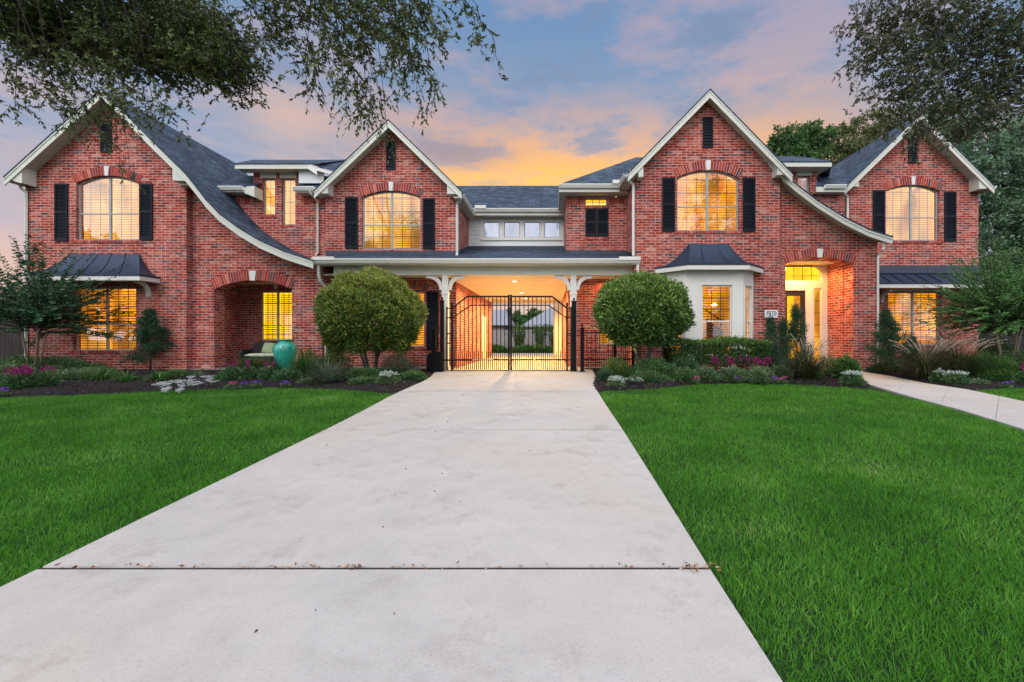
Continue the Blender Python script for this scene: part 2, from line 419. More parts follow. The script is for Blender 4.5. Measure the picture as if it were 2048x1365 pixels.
def brick_arch(F, u0, u1, zs, zc, hgt=.28, key=True, proud=.012, kw=.13, kh=.31, label=None):
    h = zc - zs; ww = (u1 - u0) / 2; um = (u0 + u1) / 2; r = (ww * ww + h * h) / (2 * h); cz = zc - r; a = math.asin(ww / r)
    n = max(6, int(2 * a * (r + hgt / 2) / .086)); mb = MB(); g = .1
    for i in range(n):
        t0 = -a + 2 * a * (i + g) / n; t1 = -a + 2 * a * (i + 1 - g) / n
        if key and abs((t0 + t1) / 2) * r < kw * .42: continue
        P = [(um + q * math.sin(t), cz + q * math.cos(t)) for q, t in ((r, t0), (r, t1), (r + hgt, t1), (r + hgt, t0))]
        P = P[::-1]; mb.prism(P, [], -proud, .03, F)
    nf = len(mb.f); bk = mb; N = 24
    outer = [(um + (r + .002) * math.sin(a - 2 * a * i / N), cz + (r + .002) * math.cos(a - 2 * a * i / N)) for i in range(N + 1)]
    outr = [(um + (r + hgt) * math.sin(-a + 2 * a * i / N), cz + (r + hgt) * math.cos(-a + 2 * a * i / N)) for i in range(N + 1)]
    bk.prism(outer[::-1] + outr[::-1], [], -.004, .02, F); m = hp('brick_arch', mb, M['vous']); m.data.materials.append(M['mortar'])
    for p in m.data.polygons:
        if p.index >= nf: p.material_index = 1
    if key:
        k = MB().prism([(um - kw * .42, zc - .015), (um + kw * .42, zc - .015), (um + kw * .62, zc - .015 + kh), (um - kw * .62, zc - .015 + kh)], [], -.04, .03, F)
        hp('keystone', k, M['stone'], m)
    return m
M['mortar'] = plain('mortar', (.58, .42, .39), .9, var=.12)
def row_lock(F, u0, u1, z, h=.085, proud=.03, vert=False, name='brick_sill'):
    mb = MB(); n = max(2, int((u1 - u0) / .087)); s = (u1 - u0) / n
    for i in range(n): mb.box((u0 + s * (i + .08), -proud, z - h), (u0 + s * (i + .92), .02, z), F)
    nf = len(mb.f); mb.box((u0, -proud + .006, z - h + .004), (u1, .018, z - .004), F); m = hp(name, mb, M['vous']); m.data.materials.append(M['mortar'])
    for p in m.data.polygons:
        if p.index >= nf: p.material_index = 1
    return m
def shutter(F, u0, u1, z0, z1, zmid=None, parent=None):
    mb = MB(); e = .045; d = -.045; zm = zmid or (z0 + z1) / 2
    mb.box((u0, d, z0), (u0 + e, -.004, z1), F); mb.box((u1 - e, d, z0), (u1, -.004, z1), F)
    for a, b in ((z0, z0 + .10), (zm - .04, zm + .04), (z1 - .07, z1)): mb.box((u0 + e, d + .002, a), (u1 - e, -.006, b), F)
    for a, b in ((z0 + .10, zm - .04), (zm + .04, z1 - .07)):
        n = int((b - a) / .045)
        for i in range(n):
            z = a + (b - a) * (i + .1) / n
            mb.add([F(u0 + e, -.036, z), F(u1 - e, -.036, z), F(u1 - e, -.012, z + .035), F(u0 + e, -.012, z + .035)], [(0, 1, 2, 3)])
        mb.box((u0 + e, -.010, a), (u1 - e, -.005, b), F)
    return hp('shutter', mb, M['black'])
def vent(F, u0, u1, z0, z1):
    mb = MB(); e = .04
    mb.prism([(u0, z0), (u1, z0), (u1, z1), (u0, z1)], [[(u0 + e, z0 + e), (u1 - e, z0 + e), (u1 - e, z1 - e), (u0 + e, z1 - e)]], -.035, -.003, F)
    n = int((z1 - z0 - 2 * e) / .085)
    for i in range(n):
        z = z0 + e + (z1 - z0 - 2 * e) * i / n
        mb.add([F(u0 + e, -.034, z), F(u1 - e, -.034, z), F(u1 - e, -.008, z + .07), F(u0 + e, -.008, z + .07)], [(0, 1, 2, 3)])
    mb.box((u0 + e, -.007, z0 + e), (u1 - e, -.004, z1 - e), F)
    v = hp('gable_vent', mb, M['black']); row_lock(F, u0 - .01, u1 + .01, z0 - .01, .07, .015)
    return v
def gable(name, prof, Zf, Zw, Zb, fw=.23, mat='shingle', box_l=None, box_r=None):
    """profile = (x,z) list along the front rake; roof, rake board and soffit are real slabs"""
    P = prof; n = len(P)
    def off(d): return [(x, z - d) for x, z in P]
    sh = MB().prism([(x, z) for x, z in P] + off(.045)[::-1], [], Zf - .03, Zb)
    r = hp('roof', sh, M[mat])
    fa = MB().prism(off(.047) + off(.047 + fw)[::-1], [], Zf, Zf + .035); hp('rake_board', fa, M['trim'], r)
    f2 = MB().prism(off(.05) + off(.11)[::-1], [], Zf - .018, Zf - .001); hp('rake_moulding', f2, M['trim'], r)
    so = MB().prism(off(.10) + off(.14)[::-1], [], Zf + .036, Zw); hp('soffit', so, M['soffit'], r)
    return r
def wp(prof_px, Z): return [(U(x, Z), V(y, Z)) for x, y in prof_px]
def wall_under(prof, u0, u1, z0, d=.12):
    """outline of a wall whose top follows the roof profile, lowered by d"""
    xs = [p[0] for p in prof]; zs = [p[1] for p in prof]
    def zt(u): return float(np.interp(u, xs, zs)) - d
    mid = [p[0] for p in prof if u0 < p[0] < u1]
    return [(u0, z0), (u1, z0), (u1, zt(u1))] + [(u, zt(u)) for u in mid[::-1]] + [(u0, zt(u0))]

# ================================================================ wing A: left gable
pA = wp([(8, 354), (203, 178), (300, 276), (372, 347), (392, 372), (412, 398), (440, 427), (478, 455), (520, 480), (570, 502), (626, 520)], 14.4)
gable('roof', pA, 14.4, 15.2, 20.6)
F = flat(ZA)
aup = (U(152, ZA), U(277.5, ZA), V(481, ZA), V(367, ZA), V(352, ZA)); alo = (U(146, ZA), U(272, ZA), V(702, ZA), V(575, ZA))
wl = MB().prism(wall_under(pA, U(51, ZA), U(373, ZA), -.02, .13), [opening(*aup), opening(*alo)], 0, .26, F)
hp('brick_wall', wl, M['brick'])
hp('brick_wall', MB().box((U(373, ZA) - .24, ZA + .262, -.02), (U(373, ZA) - .002, ZB + .30, V(365, ZA))), M['brick'])
hp('brick_wall', MB().box((U(51, ZA) + .002, ZA + .262, -.02), (U(51, ZA) + .24, 26, V(372, ZA))), M['brick'])
window(F, *aup, room='glow_p', rail=V(427, ZA), glass='glass_up'); window(F, *alo, room='glow_o', rail=V(649, ZA), glass='glass_up', ncol=3)
brick_arch(F, aup[0] - .02, aup[1] + .02, aup[3], aup[4] + .01)
row_lock(F, aup[0] - .12, aup[1] + .12, aup[2] - .002); row_lock(F, alo[0] - .12, alo[1] + .12, alo[2] - .002)
shutter(F, U(111, ZA), U(137, ZA), V(483, ZA), V(368, ZA)); shutter(F, U(281, ZA), U(306, ZA), V(481, ZA), V(368, ZA))
vent(F, U(202, ZA), U(224, ZA), V(306, ZA), V(243, ZA))
def eave_box(pts, Z, z0, z1, mat='trim'):
    return hp('eave_box', MB().prism([(U(x, Z), V(y, Z)) for x, y in pts], [], z0 - Z, z1 - Z, flat(Z)), M[mat])
eave_box([(13, 357), (38, 366), (43, 366), (43, 328)], 14.43, 14.44, ZA + .05)
eave_box([(344, 338), (373, 352), (381, 362), (345, 361)], 14.43, 14.44, ZA + .05)
eave_box([(356, 361.5), (384, 363), (384, 370), (356, 370)], 14.6, 14.62, ZA + .05)

# metal awning lofts ------------------------------------------------------
def metal_loft(outer, inner, z0, z1, pw=1.9, n=9, seams=()):
    mb = MB(); k = len(outer); rows = []
    for i in range(n + 1):
        t = i / n
        rows.append([(o[0] + (q[0] - o[0]) * t, o[1] + (q[1] - o[1]) * t, z0 + (z1 - z0) * t ** pw) for o, q in zip(outer, inner)])
    vs = [p for r in rows for p in r]
    mb.add(vs, [(i * k + j, i * k + j + 1, (i + 1) * k + j + 1, (i + 1) * k + j) for i in range(n) for j in range(k - 1)])
    m = hp('metal_roof', mb, M['metal'])
    sm = MB()
    for j, t in seams:
        line = []
        for r in rows:
            a, b = r[j], r[j + 1]; line.append((a[0] + (b[0] - a[0]) * t, a[1] + (b[1] - a[1]) * t - .004, a[2] + (b[2] - a[2]) * t + .010))
        hp('seam', MB().tube(line, .013, 4), M['metal'], m)
    ed = MB()
    for a, b in zip(outer[:-1], outer[1:]):
        d = Vector((b[0] - a[0], b[1] - a[1], 0)); L = d.length; d.normalize(); ang = math.atan2(d.y, d.x); Fe = FR(a[0], a[1], ang)
        ed.box((0, -.014, z0 - .05), (L, .02, z0 + .012), Fe)
    hp('drip_edge', ed, M['metal'], m)
    fa = MB()
    for a, b in zip(outer[:-1], outer[1:]):
        d = Vector((b[0] - a[0], b[1] - a[1], 0)); L = d.length; d.normalize(); Fe = FR(a[0], a[1], math.atan2(d.y, d.x))
        fa.box((.003, .004, z0 - .19), (L - .003, .03, z0 - .05), Fe)
    hp('fascia', fa, M['white'], m)
    cx = [p[0] for p in outer]; cy = [p[1] for p in outer]
    so = MB(); N = len(outer)
    top = [(p[0], p[1], z0 - .16) for p in outer]; so.add(top, [tuple(range(N))]); hp('soffit', so, M['soffit'], m)
    return m
zw, zf = V(508.6, ZA), V(549, 14.1)
XL, XR, TL, TR = -16.5, -12.86, -15.8, -13.53
metal_loft([(XL, ZA), (XL, 14.1), (XR, 14.1), (XR, ZA)], [(TL, ZA - .01), (TL, ZA - .02), (TR, ZA - .02), (TR, ZA - .01)], zf, zw,
           seams=[(1, 0.0), (1, .2), (1, .4), (1, .6), (1, .8), (1, 1.0)])
def bracket(x, Z, zt, d=.45, h=.42, t=.09, mat='trim', xdir=None, name='bracket'):
    """quarter-round timber bracket; projects towards -y (or along +-x when xdir)"""
    n = 9; outr = []; inn = []
    for i in range(n + 1):
        a = PI / 2 * i / n
        outr.append((d * (1 - math.cos(a)) , -h + h * math.sin(a) ))
    pts = [(0, -h - .06), (.10, -h - .06)] + [(.10 + (d - .10) * (1 - math.cos(PI / 2 * i / n)), -h - .02 + (h - .07) * math.sin(PI / 2 * i / n)) for i in range(n + 1)]
    pts += [(d + .03, -.09), (d + .03, 0), (d - .08, 0)]
    pts += [(.02 + (d - .12) * (1 - math.cos(PI / 2 * i / n)), -h + .10 + (h - .10) * math.sin(PI / 2 * i / n)) for i in range(n, -1, -1)]
    pts += [(0, -h + .08)]
    if xdir is None: Fb = lambda u, w, z: (x + w, Z - u, z + zt)
    else: Fb = lambda u, w, z: (x + u * xdir, Z + w, z + zt)
    return hp(name, MB().prism(pts, [], -t / 2, t / 2, Fb), M[mat])
bracket(-13.2, ZA, zf - .16); bracket(-16.2, ZA, zf - .16)

# ================================================================ wing B: curved wall with the sitting porch
F = flat(ZB); bo = (U(428, ZB), U(584, ZB), -.02, V(579, ZB), V(561, ZB))
out = wall_under(pA, U(380, ZB), U(645, ZB), -.02, .13)
wl = MB().prism(out, [[(p[0], max(p[1], .05)) if i > 1 else (p[0], .05) for i, p in enumerate(opening(*bo))]], 0, .5, F); hp('brick_wall', wl, M['brick'])
brick_arch(F, bo[0], bo[1], bo[3], bo[4], .33, kw=.19, kh=.33)
hp('brick_wall', MB().box((U(645, ZB) - .24, ZB + .502, -.02), (U(645, ZB) - .002, ZD + .1, V(540, ZB))), M['brick'])
# recess behind the arch
Zr = 17.0; wr = (U(520, Zr), U(586, Zr), V(681, Zr), V(583, Zr))
hp('brick_wall', MB().prism([(bo[0] - .9, .05), (bo[1] + .5, .05), (bo[1] + .5, 3.6), (bo[0] - .9, 3.6)], [opening(*wr)], 0, .2, flat(Zr)), M['brick'])
hp('brick_wall', MB().box((bo[0] - .65, ZB + .501, .05), (bo[0] - .42, Zr - .001, 3.6)), M['brick'])
hp('brick_wall', MB().box((bo[1] + .12, ZB + .501, .05), (bo[1] + .30, Zr - .001, 3.6)), M['brick'])
hp('porch_ceiling', MB().box((bo[0] - .9, ZB + .502, 3.1), (bo[1] + .4, Zr - .003, 3.16)), M['soffit'])
window(flat(Zr), *wr, room='glow_y', rail=V(651, Zr), nrow=3)
brick_arch(flat(Zr), wr[0], wr[1], wr[3] + .02, wr[3] + .10, .2, kw=.12, kh=.24)
hp('porch_floor', MB().box((U(374, ZB) - .5, ZB - .12, -.03), (bo[1] + .6, Zr, .055)), M['slab'])
hp('foundation', MB().box((U(52, ZA), ZA - .05, -.10), (U(373, ZA), ZA + .1, .045)), M['slab'])

# ================================================================ N wall and the dormer section between A and D
F = flat(ZN)
w1 = (U(525, ZN), U(550, ZN), V(430, ZN), V(357, ZN)); w2 = (U(563.5, ZN), U(590.5, ZN), V(450, ZN), V(357, ZN))
wl = MB().prism([(U(430, ZN), V(500, ZN)), (U(660, ZN), V(530, ZN)), (U(660, ZN), V(372, ZN)), (U(606, ZN), V(372, ZN)), (U(606, ZN), V(338, ZN)),
                 (U(507, ZN), V(338, ZN)), (U(507, ZN), V(372, ZN)), (U(430, ZN), V(372, ZN))], [opening(*w1), opening(*w2)], 0, .2, F); hp('brick_wall', wl, M['brick'])
for w in (w1, w2):
    window(F, *w, room='glow_p', rail=None, mull=False, ncol=2, nrow=4, glass='glass_up', blind=False, frame='frame')
    row_lock(F, w[0] - .06, w[1] + .06, w[2] - .002, .08, .02)
    hp('head_trim', MB().box((w[0] - .06, -.03, w[3] + .003), (w[1] + .06, .02, V(346, ZN)), F), M['trim'])
for a, b in ((507, 524), (551, 562), (592, 606)): row_lock(F, U(a, ZN), U(b, ZN), V(346.5, ZN), .2, .01, name='soldier_course')
for a, b in ((470, 506), (607, 650)): row_lock(F, U(a, ZN), U(b, ZN), V(397, ZN), .2, .01, name='soldier_course')
# dormer roof with its flat fascia
zf = V(327, 15.9)
dr = hp('roof', MB().add([(U(469, 15.9), 15.9, zf), (U(640, 15.9), 15.9, zf), (U(700, 20), 20, V(320, 20)), (U(505, 20), 20, V(320, 20)),
     (U(469, 15.9), 15.9, zf - .04), (U(640, 15.9), 15.9, zf - .04), (U(616, 15.9), 15.89, zf), (U(668, 15.9), 15.89, V(343.5, 15.9)), (U(740, 20), 20, V(330, 20)), (U(690, 20), 20, V(319, 20))], [(0, 1, 2, 3), (0, 4, 5, 1), (6, 7, 8, 9)]), M['shingle'])
hp('fascia', MB().box((U(469, 15.9), 15.92, V(337.5, 15.9)), (U(616, 15.9), 15.96, zf - .041)), M['trim'], dr)
hp('soffit', MB().box((U(469, 15.9) + .02, 15.962, V(337.5, 15.9) + .02), (U(616, 15.9), ZN - .003, V(337.5, 15.9) + .05)), M['soffit'], dr)
hp('fascia', MB().prism([(U(616, 15.9), V(329, 15.9)), (U(667, 15.9), V(344, 15.9)), (U(662, 15.9), V(349, 15.9)), (U(633, 15.9), V(341, 15.9)), (U(633, 15.9), V(350, 15.9)), (U(616, 15.9), V(338, 15.9))][::-1], [], 0, .04, flat(15.92)), M['white'], dr)
hp('siding_panel', MB().box((U(606, ZN), ZN - .28, V(372, ZN)), (U(655, ZN), ZN - .24, V(340, ZN))), M['siding'])
for xa, xb, ya in ((433, 507, 373), (590, 645, 374)):     # low eaves left and right of the dormer
    Ze = 15.95; z = V(ya, Ze)
    r = hp('roof', MB().add([(U(xa, Ze), Ze, z), (U(xb, Ze), Ze, z), (U(xb, Ze) + .1, Ze + 1.6, z + .95), (U(xa, Ze) - .4, Ze + 1.6, z + .95), (U(xa, Ze), Ze, z - .04), (U(xb, Ze), Ze, z - .04)],
                            [(0, 1, 2, 3), (0, 4, 5, 1)]), M['shingle'])
    hp('fascia', MB().box((U(xa, Ze), Ze + .005, z - .20), (U(xb, Ze), Ze + .04, z - .041)), M['trim'], r)
    hp('soffit', MB().box((U(xa, Ze), Ze + .042, z - .20), (U(xb, Ze), ZN - .002, z - .17)), M['soffit'], r)
eave_box([(488, 386), (508, 394), (508, 372), (492, 373)], 15.9, 15.92, ZN - .01)

# ================================================================ wing D: second gable
pD = wp([(628, 381), (777, 239), (923, 382)], 15.35); gable('roof', pD, 15.35, ZD + .05, 21)
F = flat(ZD); du = (U(723.5, ZD), U(841, ZD), V(499, ZD), V(394, ZD), V(382, ZD)); dl = (U(742, ZD), U(849, ZD), V(694, ZD), V(583, ZD))
XC = -3.30
wl = MB().prism(wall_under(pD, U(651, ZD), XC, V(525, ZD), .13), [opening(*du)], 0, .24, F); hp('brick_wall', wl, M['brick'])
wl = MB().prism([(U(645, ZD), .05), (XC, .05), (XC, V(526, ZD)), (U(645, ZD), V(526, ZD))], [opening(*dl)], 0, .24, F); hp('brick_wall', wl, M['brick'])
window(F, *du, room='glow_p', rail=V(449.5, ZD), glass='glass_up'); window(F, *dl, room='glow_o', rail=V(640, ZD))
brick_arch(F, du[0] - .02, du[1] + .02, du[3], du[4] + .01); brick_arch(F, dl[0] - .1, dl[1] + .1, dl[3] + .01, dl[3] + .14, .26)
row_lock(F, dl[0] - .12, dl[1] + .12, dl[2] - .002)
shutter(F, U(691, ZD), U(716, ZD), V(498, ZD), V(395, ZD)); shutter(F, U(846, ZD), U(870, ZD), V(499, ZD), V(397, ZD))
shutter(F, U(853.5, ZD), U(877, ZD), V(701, ZD), V(583, ZD)); shutter(F, U(708, ZD), U(733, ZD), V(701, ZD), V(583, ZD))
vent(F, U(772.5, ZD), U(791.5, ZD), V(341, ZD), V(283, ZD))
eave_box([(630, 378), (630, 387), (655, 387), (655, 356)], 15.38, 15.39, ZD + .02); eave_box([(894, 366), (894, 388), (921, 388), (921, 381)], 15.38, 15.39, ZD + .02)
hp('brick_wall', MB().box((XC - .24, ZD + .241, V(526, ZD)), (XC, ZE + .1, V(384, 15.35) - .2)), M['brick'])       # upper return wall
hp('soffit', MB().box((XC + .001, ZD - .40, V(386, 15.35) - .16), (U(921, 15.38), ZE - .38, V(386, 15.35) - .12)), M['soffit'])
hp('foundation', MB().box((U(648, ZD), ZD - .25, -.06), (XC, ZD + .2, .06)), M['slab'])

# ================================================================ centre: siding wall E over the drive-through
F = flat(ZE); xe0, xe1 = XC - .01, U(1131.5, ZE)
ew = [(U(a, ZE), U(b, ZE), V(475.5, ZE), V(444, ZE)) for a, b in ((967, 999), (1008, 1039.5), (1048.5, 1080), (1088.5, 1120.5))]
sid = MB()
z = V(500, ZE) - .05
sid.prism([(xe0, z), (xe1, z), (xe1, V(415, ZE)), (xe0, V(415, ZE))], [opening(*w) for w in ew], .02, .2, F)
k = 0; zz = z
while zz < V(420, ZE):
    top = zz + .165
    def seg(a, b):
        if b - a > .02: sid.add([F(a, -.004, zz), F(b, -.004, zz), F(b, .017, top), F(a, .017, top), F(a, .019, zz), F(b, .019, zz)], [(0, 1, 2, 3), (0, 4, 5, 1)])
    if top > V(481, ZE) and zz < V(441, ZE): seg(xe0 + .1, U(961, ZE)); seg(U(1126, ZE), xe1 - .08)
    else: seg(xe0 + .1, xe1 - .08)
    zz += .165
hp('siding_wall', sid, M['siding'])
tr = MB(); tr.prism([(U(961, ZE), V(481, ZE)), (U(1126, ZE), V(481, ZE)), (U(1126, ZE), V(440.5, ZE)), (U(961, ZE), V(440.5, ZE))], [opening(*w) for w in ew], -.025, .018, F)
hp('window_trim', tr, M['white'])
hp('corner_board', MB().box((xe0 + .002, -.02, z), (xe0 + .1, .018, V(415, ZE)), F), M['white']); hp('corner_board', MB().box((xe1 - .08, -.02, z), (xe1 - .002, .018, V(415, ZE)), F), M['white'])
for w in ew: window(F, *w, room='glow_w', mull=False, ncol=1, nrow=1, blind=False, rec=.03, frame='frame', glass='glass_up', fw=.03)
ez = V(418, 17.9); er = hp('roof', MB().add([(XC + .05, 17.85, ez), (U(1134, 17.9), 17.85, ez), (U(1134, 17.9) + .3, 21.2, V(372, 21.2)), (U(912, 21.2), 21.2, V(372, 21.2)),
      (XC + .05, 17.85, ez - .04), (U(1134, 17.9), 17.85, ez - .04), (U(912, 21.2), 25, ez), (1.5, 25, ez)], [(0, 1, 2, 3), (0, 4, 5, 1), (3, 2, 7, 6)]), M['shingle'])
hp('soffit', MB().box((XC + .3, 17.95, ez - .26), (U(1133, 17.9), ZE - .002, ez - .22)), M['soffit'], er)
hp('fascia', MB().box((XC + .3, 17.90, ez - .26), (U(1133, 17.9), 17.945, ez - .042)), M['trim'], er)

# ================================================================ wing F: narrow brick bay right of the centre
F = flat(ZF); xf0, xf1 = U(1132, ZF), U(1256, ZF)
ft = (U(1169.6, ZF), U(1215.5, ZF), V(412, ZF), V(396, ZF)); ftop = V(384, 15.6) - .03
fl = (U(1196, ZF), U(1246, ZF), V(690, ZF), V(586, ZF))
hp('brick_wall', MB().prism([(xf0, V(526, ZF)), (xf1, V(526, ZF)), (xf1, ftop), (xf0, ftop)], [opening(*ft)], 0, .24, F), M['brick'])
hp('brick_wall', MB().prism([(.65, .05), (xf1, .05), (xf1, V(527, ZF)), (.65, V(527, ZF))], [opening(*fl)], 0, .24, F), M['brick'])
hp('brick_wall', MB().box((xf0, ZF + .241, V(526, ZF)), (xf0 + .24, ZE + .4, ftop)), M['brick'])
window(F, *ft, room='glow_y', mull=False, ncol=3, nrow=2, blind=False, glass='glass')
window(F, *fl, room='glow_o', rail=V(640, ZF)); brick_arch(F, fl[0] - .1, fl[1] + .1, fl[3] + .01, fl[3] + .12, .26, kw=.19, kh=.26)
shutter(F, U(1170.7, ZF), U(1193, ZF), V(473.5, ZF), V(418, ZF)); shutter(F, U(1194, ZF), U(1216.5, ZF), V(473.5, ZF), V(418, ZF))
row_lock(F, U(1168, ZF), U(1219, ZF), V(474.5, ZF), .08, .02); row_lock(F, U(1168, ZF), U(1219, ZF), V(413, ZF), .07, .02)
row_lock(F, xf0 + .02, ft[0] - .05, V(397, ZF), .0 + .2, .01, name='soldier_course'); row_lock(F, ft[1] + .05, xf1 - .02, V(397, ZF), .2, .01, name='soldier_course')
fz = V(369, 15.6); fx = U(1118, 15.6)
fr = hp('roof', MB().add([(fx, 15.6, fz), (2.5, 15.6, fz), (5.2, 19, V(315, 19)), (U(1272, 19), 19, V(315, 19)), (fx, 24, fz), (U(1272, 19), 24, V(315, 19)), (fx, 15.6, fz - .04), (2.5, 15.6, fz - .04), (fx, 24, fz - .04)],
      [(0, 1, 2, 3), (0, 3, 5, 4), (0, 6, 7, 1), (0, 4, 8, 6)]), M['shingle'])
hp('fascia', MB().box((fx + .004, 15.62, V(384, 15.6)), (2.42, 15.66, fz - .042)), M['trim'], fr)
hp('fascia', MB().box((fx + .004, 15.662, V(384, 15.6)), (fx + .04, 19, fz - .042)), M['trim'], fr)
hp('soffit', MB().box((fx + .042, 15.662, V(384, 15.6)), (2.75, ZF - .002, V(384, 15.6) + .03)), M['soffit'], fr)
hp('soffit', MB().box((fx + .042, ZF, V(384, 15.6)), (xf0 - .002, 19, V(384, 15.6) + .03)), M['soffit'], fr)
hp('foundation', MB().box((.6, ZF - .35, -.06), (xf1 + .1, ZF + .2, .055)), M['slab'])

# ================================================================ wing G: third gable with the bay window
pG = wp([(1256, 346), (1420, 178), (1585, 347)], 14.2); gable('roof', pG, 14.2, ZG + .05, 22)
F = flat(ZG); gu = (U(1354, ZG), U(1478, ZG), V(462.5, ZG), V(356, ZG), V(340.5, ZG)); xg0, xg1 = U(1269, ZG), U(1560, ZG)
bayx = (3.70, 6.58)
hp('brick_wall', MB().prism(wall_under(pG, xg0, xg1, -.02, .13), [opening(*gu), [(bayx[0], .5), (bayx[1], .5), (bayx[1], 3.3), (bayx[0], 3.3)]], 0, .24, F), M['brick'])
hp('brick_wall', MB().box((xg0, ZG + .241, -.02), (xg0 + .24, ZF + .3, V(346, 14.2) - .2)), M['brick'])
hp('brick_wall', MB().box((xg1 - .24, ZG + .241, 0), (xg1 - .001, ZH + .4, V(350, 14.2))), M['brick'])
window(F, *gu, room='glow_o', rail=V(413, ZG), glass='glass_up')
brick_arch(F, gu[0] - .02, gu[1] + .02, gu[3], gu[4] + .01); row_lock(F, gu[0] - .12, gu[1] + .12, gu[2] - .002)
shutter(F, U(1324, ZG), U(1349.5, ZG), V(464, ZG), V(356, ZG)); shutter(F, U(1485, ZG), U(1510, ZG), V(464, ZG), V(356, ZG))
vent(F, U(1405, ZG), U(1425.5, ZG), V(297, ZG), V(235, ZG))
eave_box([(1259, 341), (1259, 346), (1277, 346), (1277, 354), (1287, 354), (1287, 322)], 14.23, 14.24, ZG + .02); eave_box([(1555, 322), (1555, 350), (1582, 348), (1582, 341)], 14.23, 14.24, ZG + .02)
hp('soffit', MB().box((U(1256, 14.2), 14.3, V(350, 14.2)), (xg0 - .001, ZF - .38, V(350, 14.2) + .03)), M['soffit'])
# the bay: three white faces
bm = [(3.68, 14.6), (4.22, 14.06), (6.03, 14.06), (6.60, 14.6)]
for i in range(3):
    a, b = bm[i], bm[i + 1]; L = math.hypot(b[0] - a[0], b[1] - a[1]); Fb = FR(a[0], a[1], math.atan2(b[1] - a[1], b[0] - a[0]))
    Zl = 14.06; u0, u1 = (U(1403.5, Zl) - 4.22, U(1464, Zl) - 4.22) if i == 1 else (.14, L - .14)
    z0w, z1w = V(712, Zl), V(570.5, Zl)
    hp('bay_wall', MB().prism([(.001, .35), (L - .001, .35), (L - .001, 3.25), (.001, 3.25)], [opening(u0, u1, z0w, z1w)], 0, .09, Fb), M['white'])
    tb = MB().prism([(u0 - .05, z0w - .05), (u1 + .05, z0w - .05), (u1 + .05, z1w + .05), (u0 - .05, z1w + .05)], [opening(u0 + .001, u1 - .001, z0w + .001, z1w - .001)], -.018, .0, Fb)
    hp('window_trim', tb, M['white'])
    window(Fb, u0, u1, z0w, z1w, room='glow_o' if i < 2 else 'glow_o', rail=V(643, Zl), mull=False, ncol=3 if i == 1 else 2, nrow=3, rec=.035, depth=.45, frame='white', label=None)
bn = MB(); bn.add([(p[0], p[1], 0) for p in bm] + [(p[0], p[1], .352) for p in bm], [(0, 1, 5, 4), (1, 2, 6, 5), (2, 3, 7, 6)]); hp('brick_base', bn, M['brick'])
# staircase and chandelier seen through the front bay window
M['stairwood'] = plain('stair_wood', (.16, .05, .02), .5)
st = MB().prism([(5.02, .55), (5.55, .55), (5.55, 1.35), (5.02, 1.72)], [], .40, .43, flat(14.06)); hp('staircase', st, M['stairwood'])
for k in range(5): hp('baluster', MB().box((5.06 + k * .10, 14.44, 1.3), (5.075 + k * .10, 14.455, 1.95 - k * .07)), M['iron'])
hp('handrail', MB().tube([(5.0, 14.45, 2.0), (5.56, 14.45, 1.62)], .022, 6), M['iron'])
hp('chandelier', MB().lathe([(.02, .10), (.07, .06), (.08, .02), (.03, 0)], 12, (5.28, 14.45, 2.12)), M['lamp'])
z0b, z1b = V(527, 13.75), V(489, ZG)
metal_loft([(3.41, ZG), (4.22, 13.75), (6.11, 13.75), (6.93, ZG)], [(U(1377, ZG), ZG - .01), (U(1378, ZG), ZG - .03), (U(1456, ZG), ZG - .03), (U(1457, ZG), ZG - .01)], z0b, z1b, 1.9, 10,
           seams=[(0, 1.0), (1, .29), (1, .72), (1, 1.0)])

# ================================================================ wing H: curved wall with the entry arch
pH = wp([(1540, 318), (1573, 352), (1597, 372), (1634, 400), (1689, 434), (1738, 458), (1785, 473)], 14.45)
gable('roof', pH, 14.45, ZH + .05, 16.9, fw=.20)
F = flat(ZH); ho = (U(1571, ZH), U(1707, ZH), .04, V(529, ZH), V(514.5, ZH)); XH = U(1755, ZH)
hp('brick_wall', MB().prism(wall_under(pH, xg1 - .02, XH, -.02, .13), [opening(*ho)], 0, .5, F), M['brick'])
hp('brick_wall', MB().box((XH - .24, ZH + .501, -.02), (XH - .001, ZJ + .1, 4.3)), M['brick'])
brick_arch(F, ho[0], ho[1], ho[3], ho[4], .28, kw=.17, kh=.27)
Zd = 16.2; xs = U(1655, Zd); xd0 = U(1528, Zd)
hp('brick_wall', MB().box((xs, ZH + .502, .04), (xs + .3, Zd - .001, 3.75)), M['brick']); hp('brick_wall', MB().box((xd0 - .3, ZH + .502, .04), (xd0, Zd - .001, 3.75)), M['brick'])
hp('porch_ceiling', MB().box((xd0 - .2, ZH + .503, 3.72), (xs + .2, Zd + .2, 3.78)), M['ceil'])
# door assembly
F = flat(Zd); xc = (U(1651, Zd) + xd0) / 2
dx0, dx1 = U(1567, Zd), U(1612, Zd); dz = V(581, Zd)
tro = (xd0 + .14, U(1643.5, Zd), V(563, Zd), V(541, Zd), V(521, Zd))
sl = (U(1628, Zd), U(1643.5, Zd), .25, V(577, Zd)); sl0 = (xd0 + .14, xd0 + .14 + sl[1] - sl[0], .25, sl[3]); dx0 = sl0[1] + .28
dopen = [(dx0, .05), (dx1, .05), (dx1, dz), (dx0, dz)]
hp('door_surround', MB().prism([(xd0, .04), (xs, .04), (xs, 3.7), (xd0, 3.7)], [opening(*tro), opening(*sl), opening(*sl0), dopen], 0, .12, F), M['white'])
window(F, *tro, room='glow_y', mull=False, ncol=6, nrow=2, blind=False, rec=.03, frame='white', name='transom_window', fw=.03)
for s in (sl, sl0): window(F, *s, room='glow_o', mull=False, ncol=1, nrow=6, blind=False, rec=.03, frame='white', name='sidelight', fw=.02)
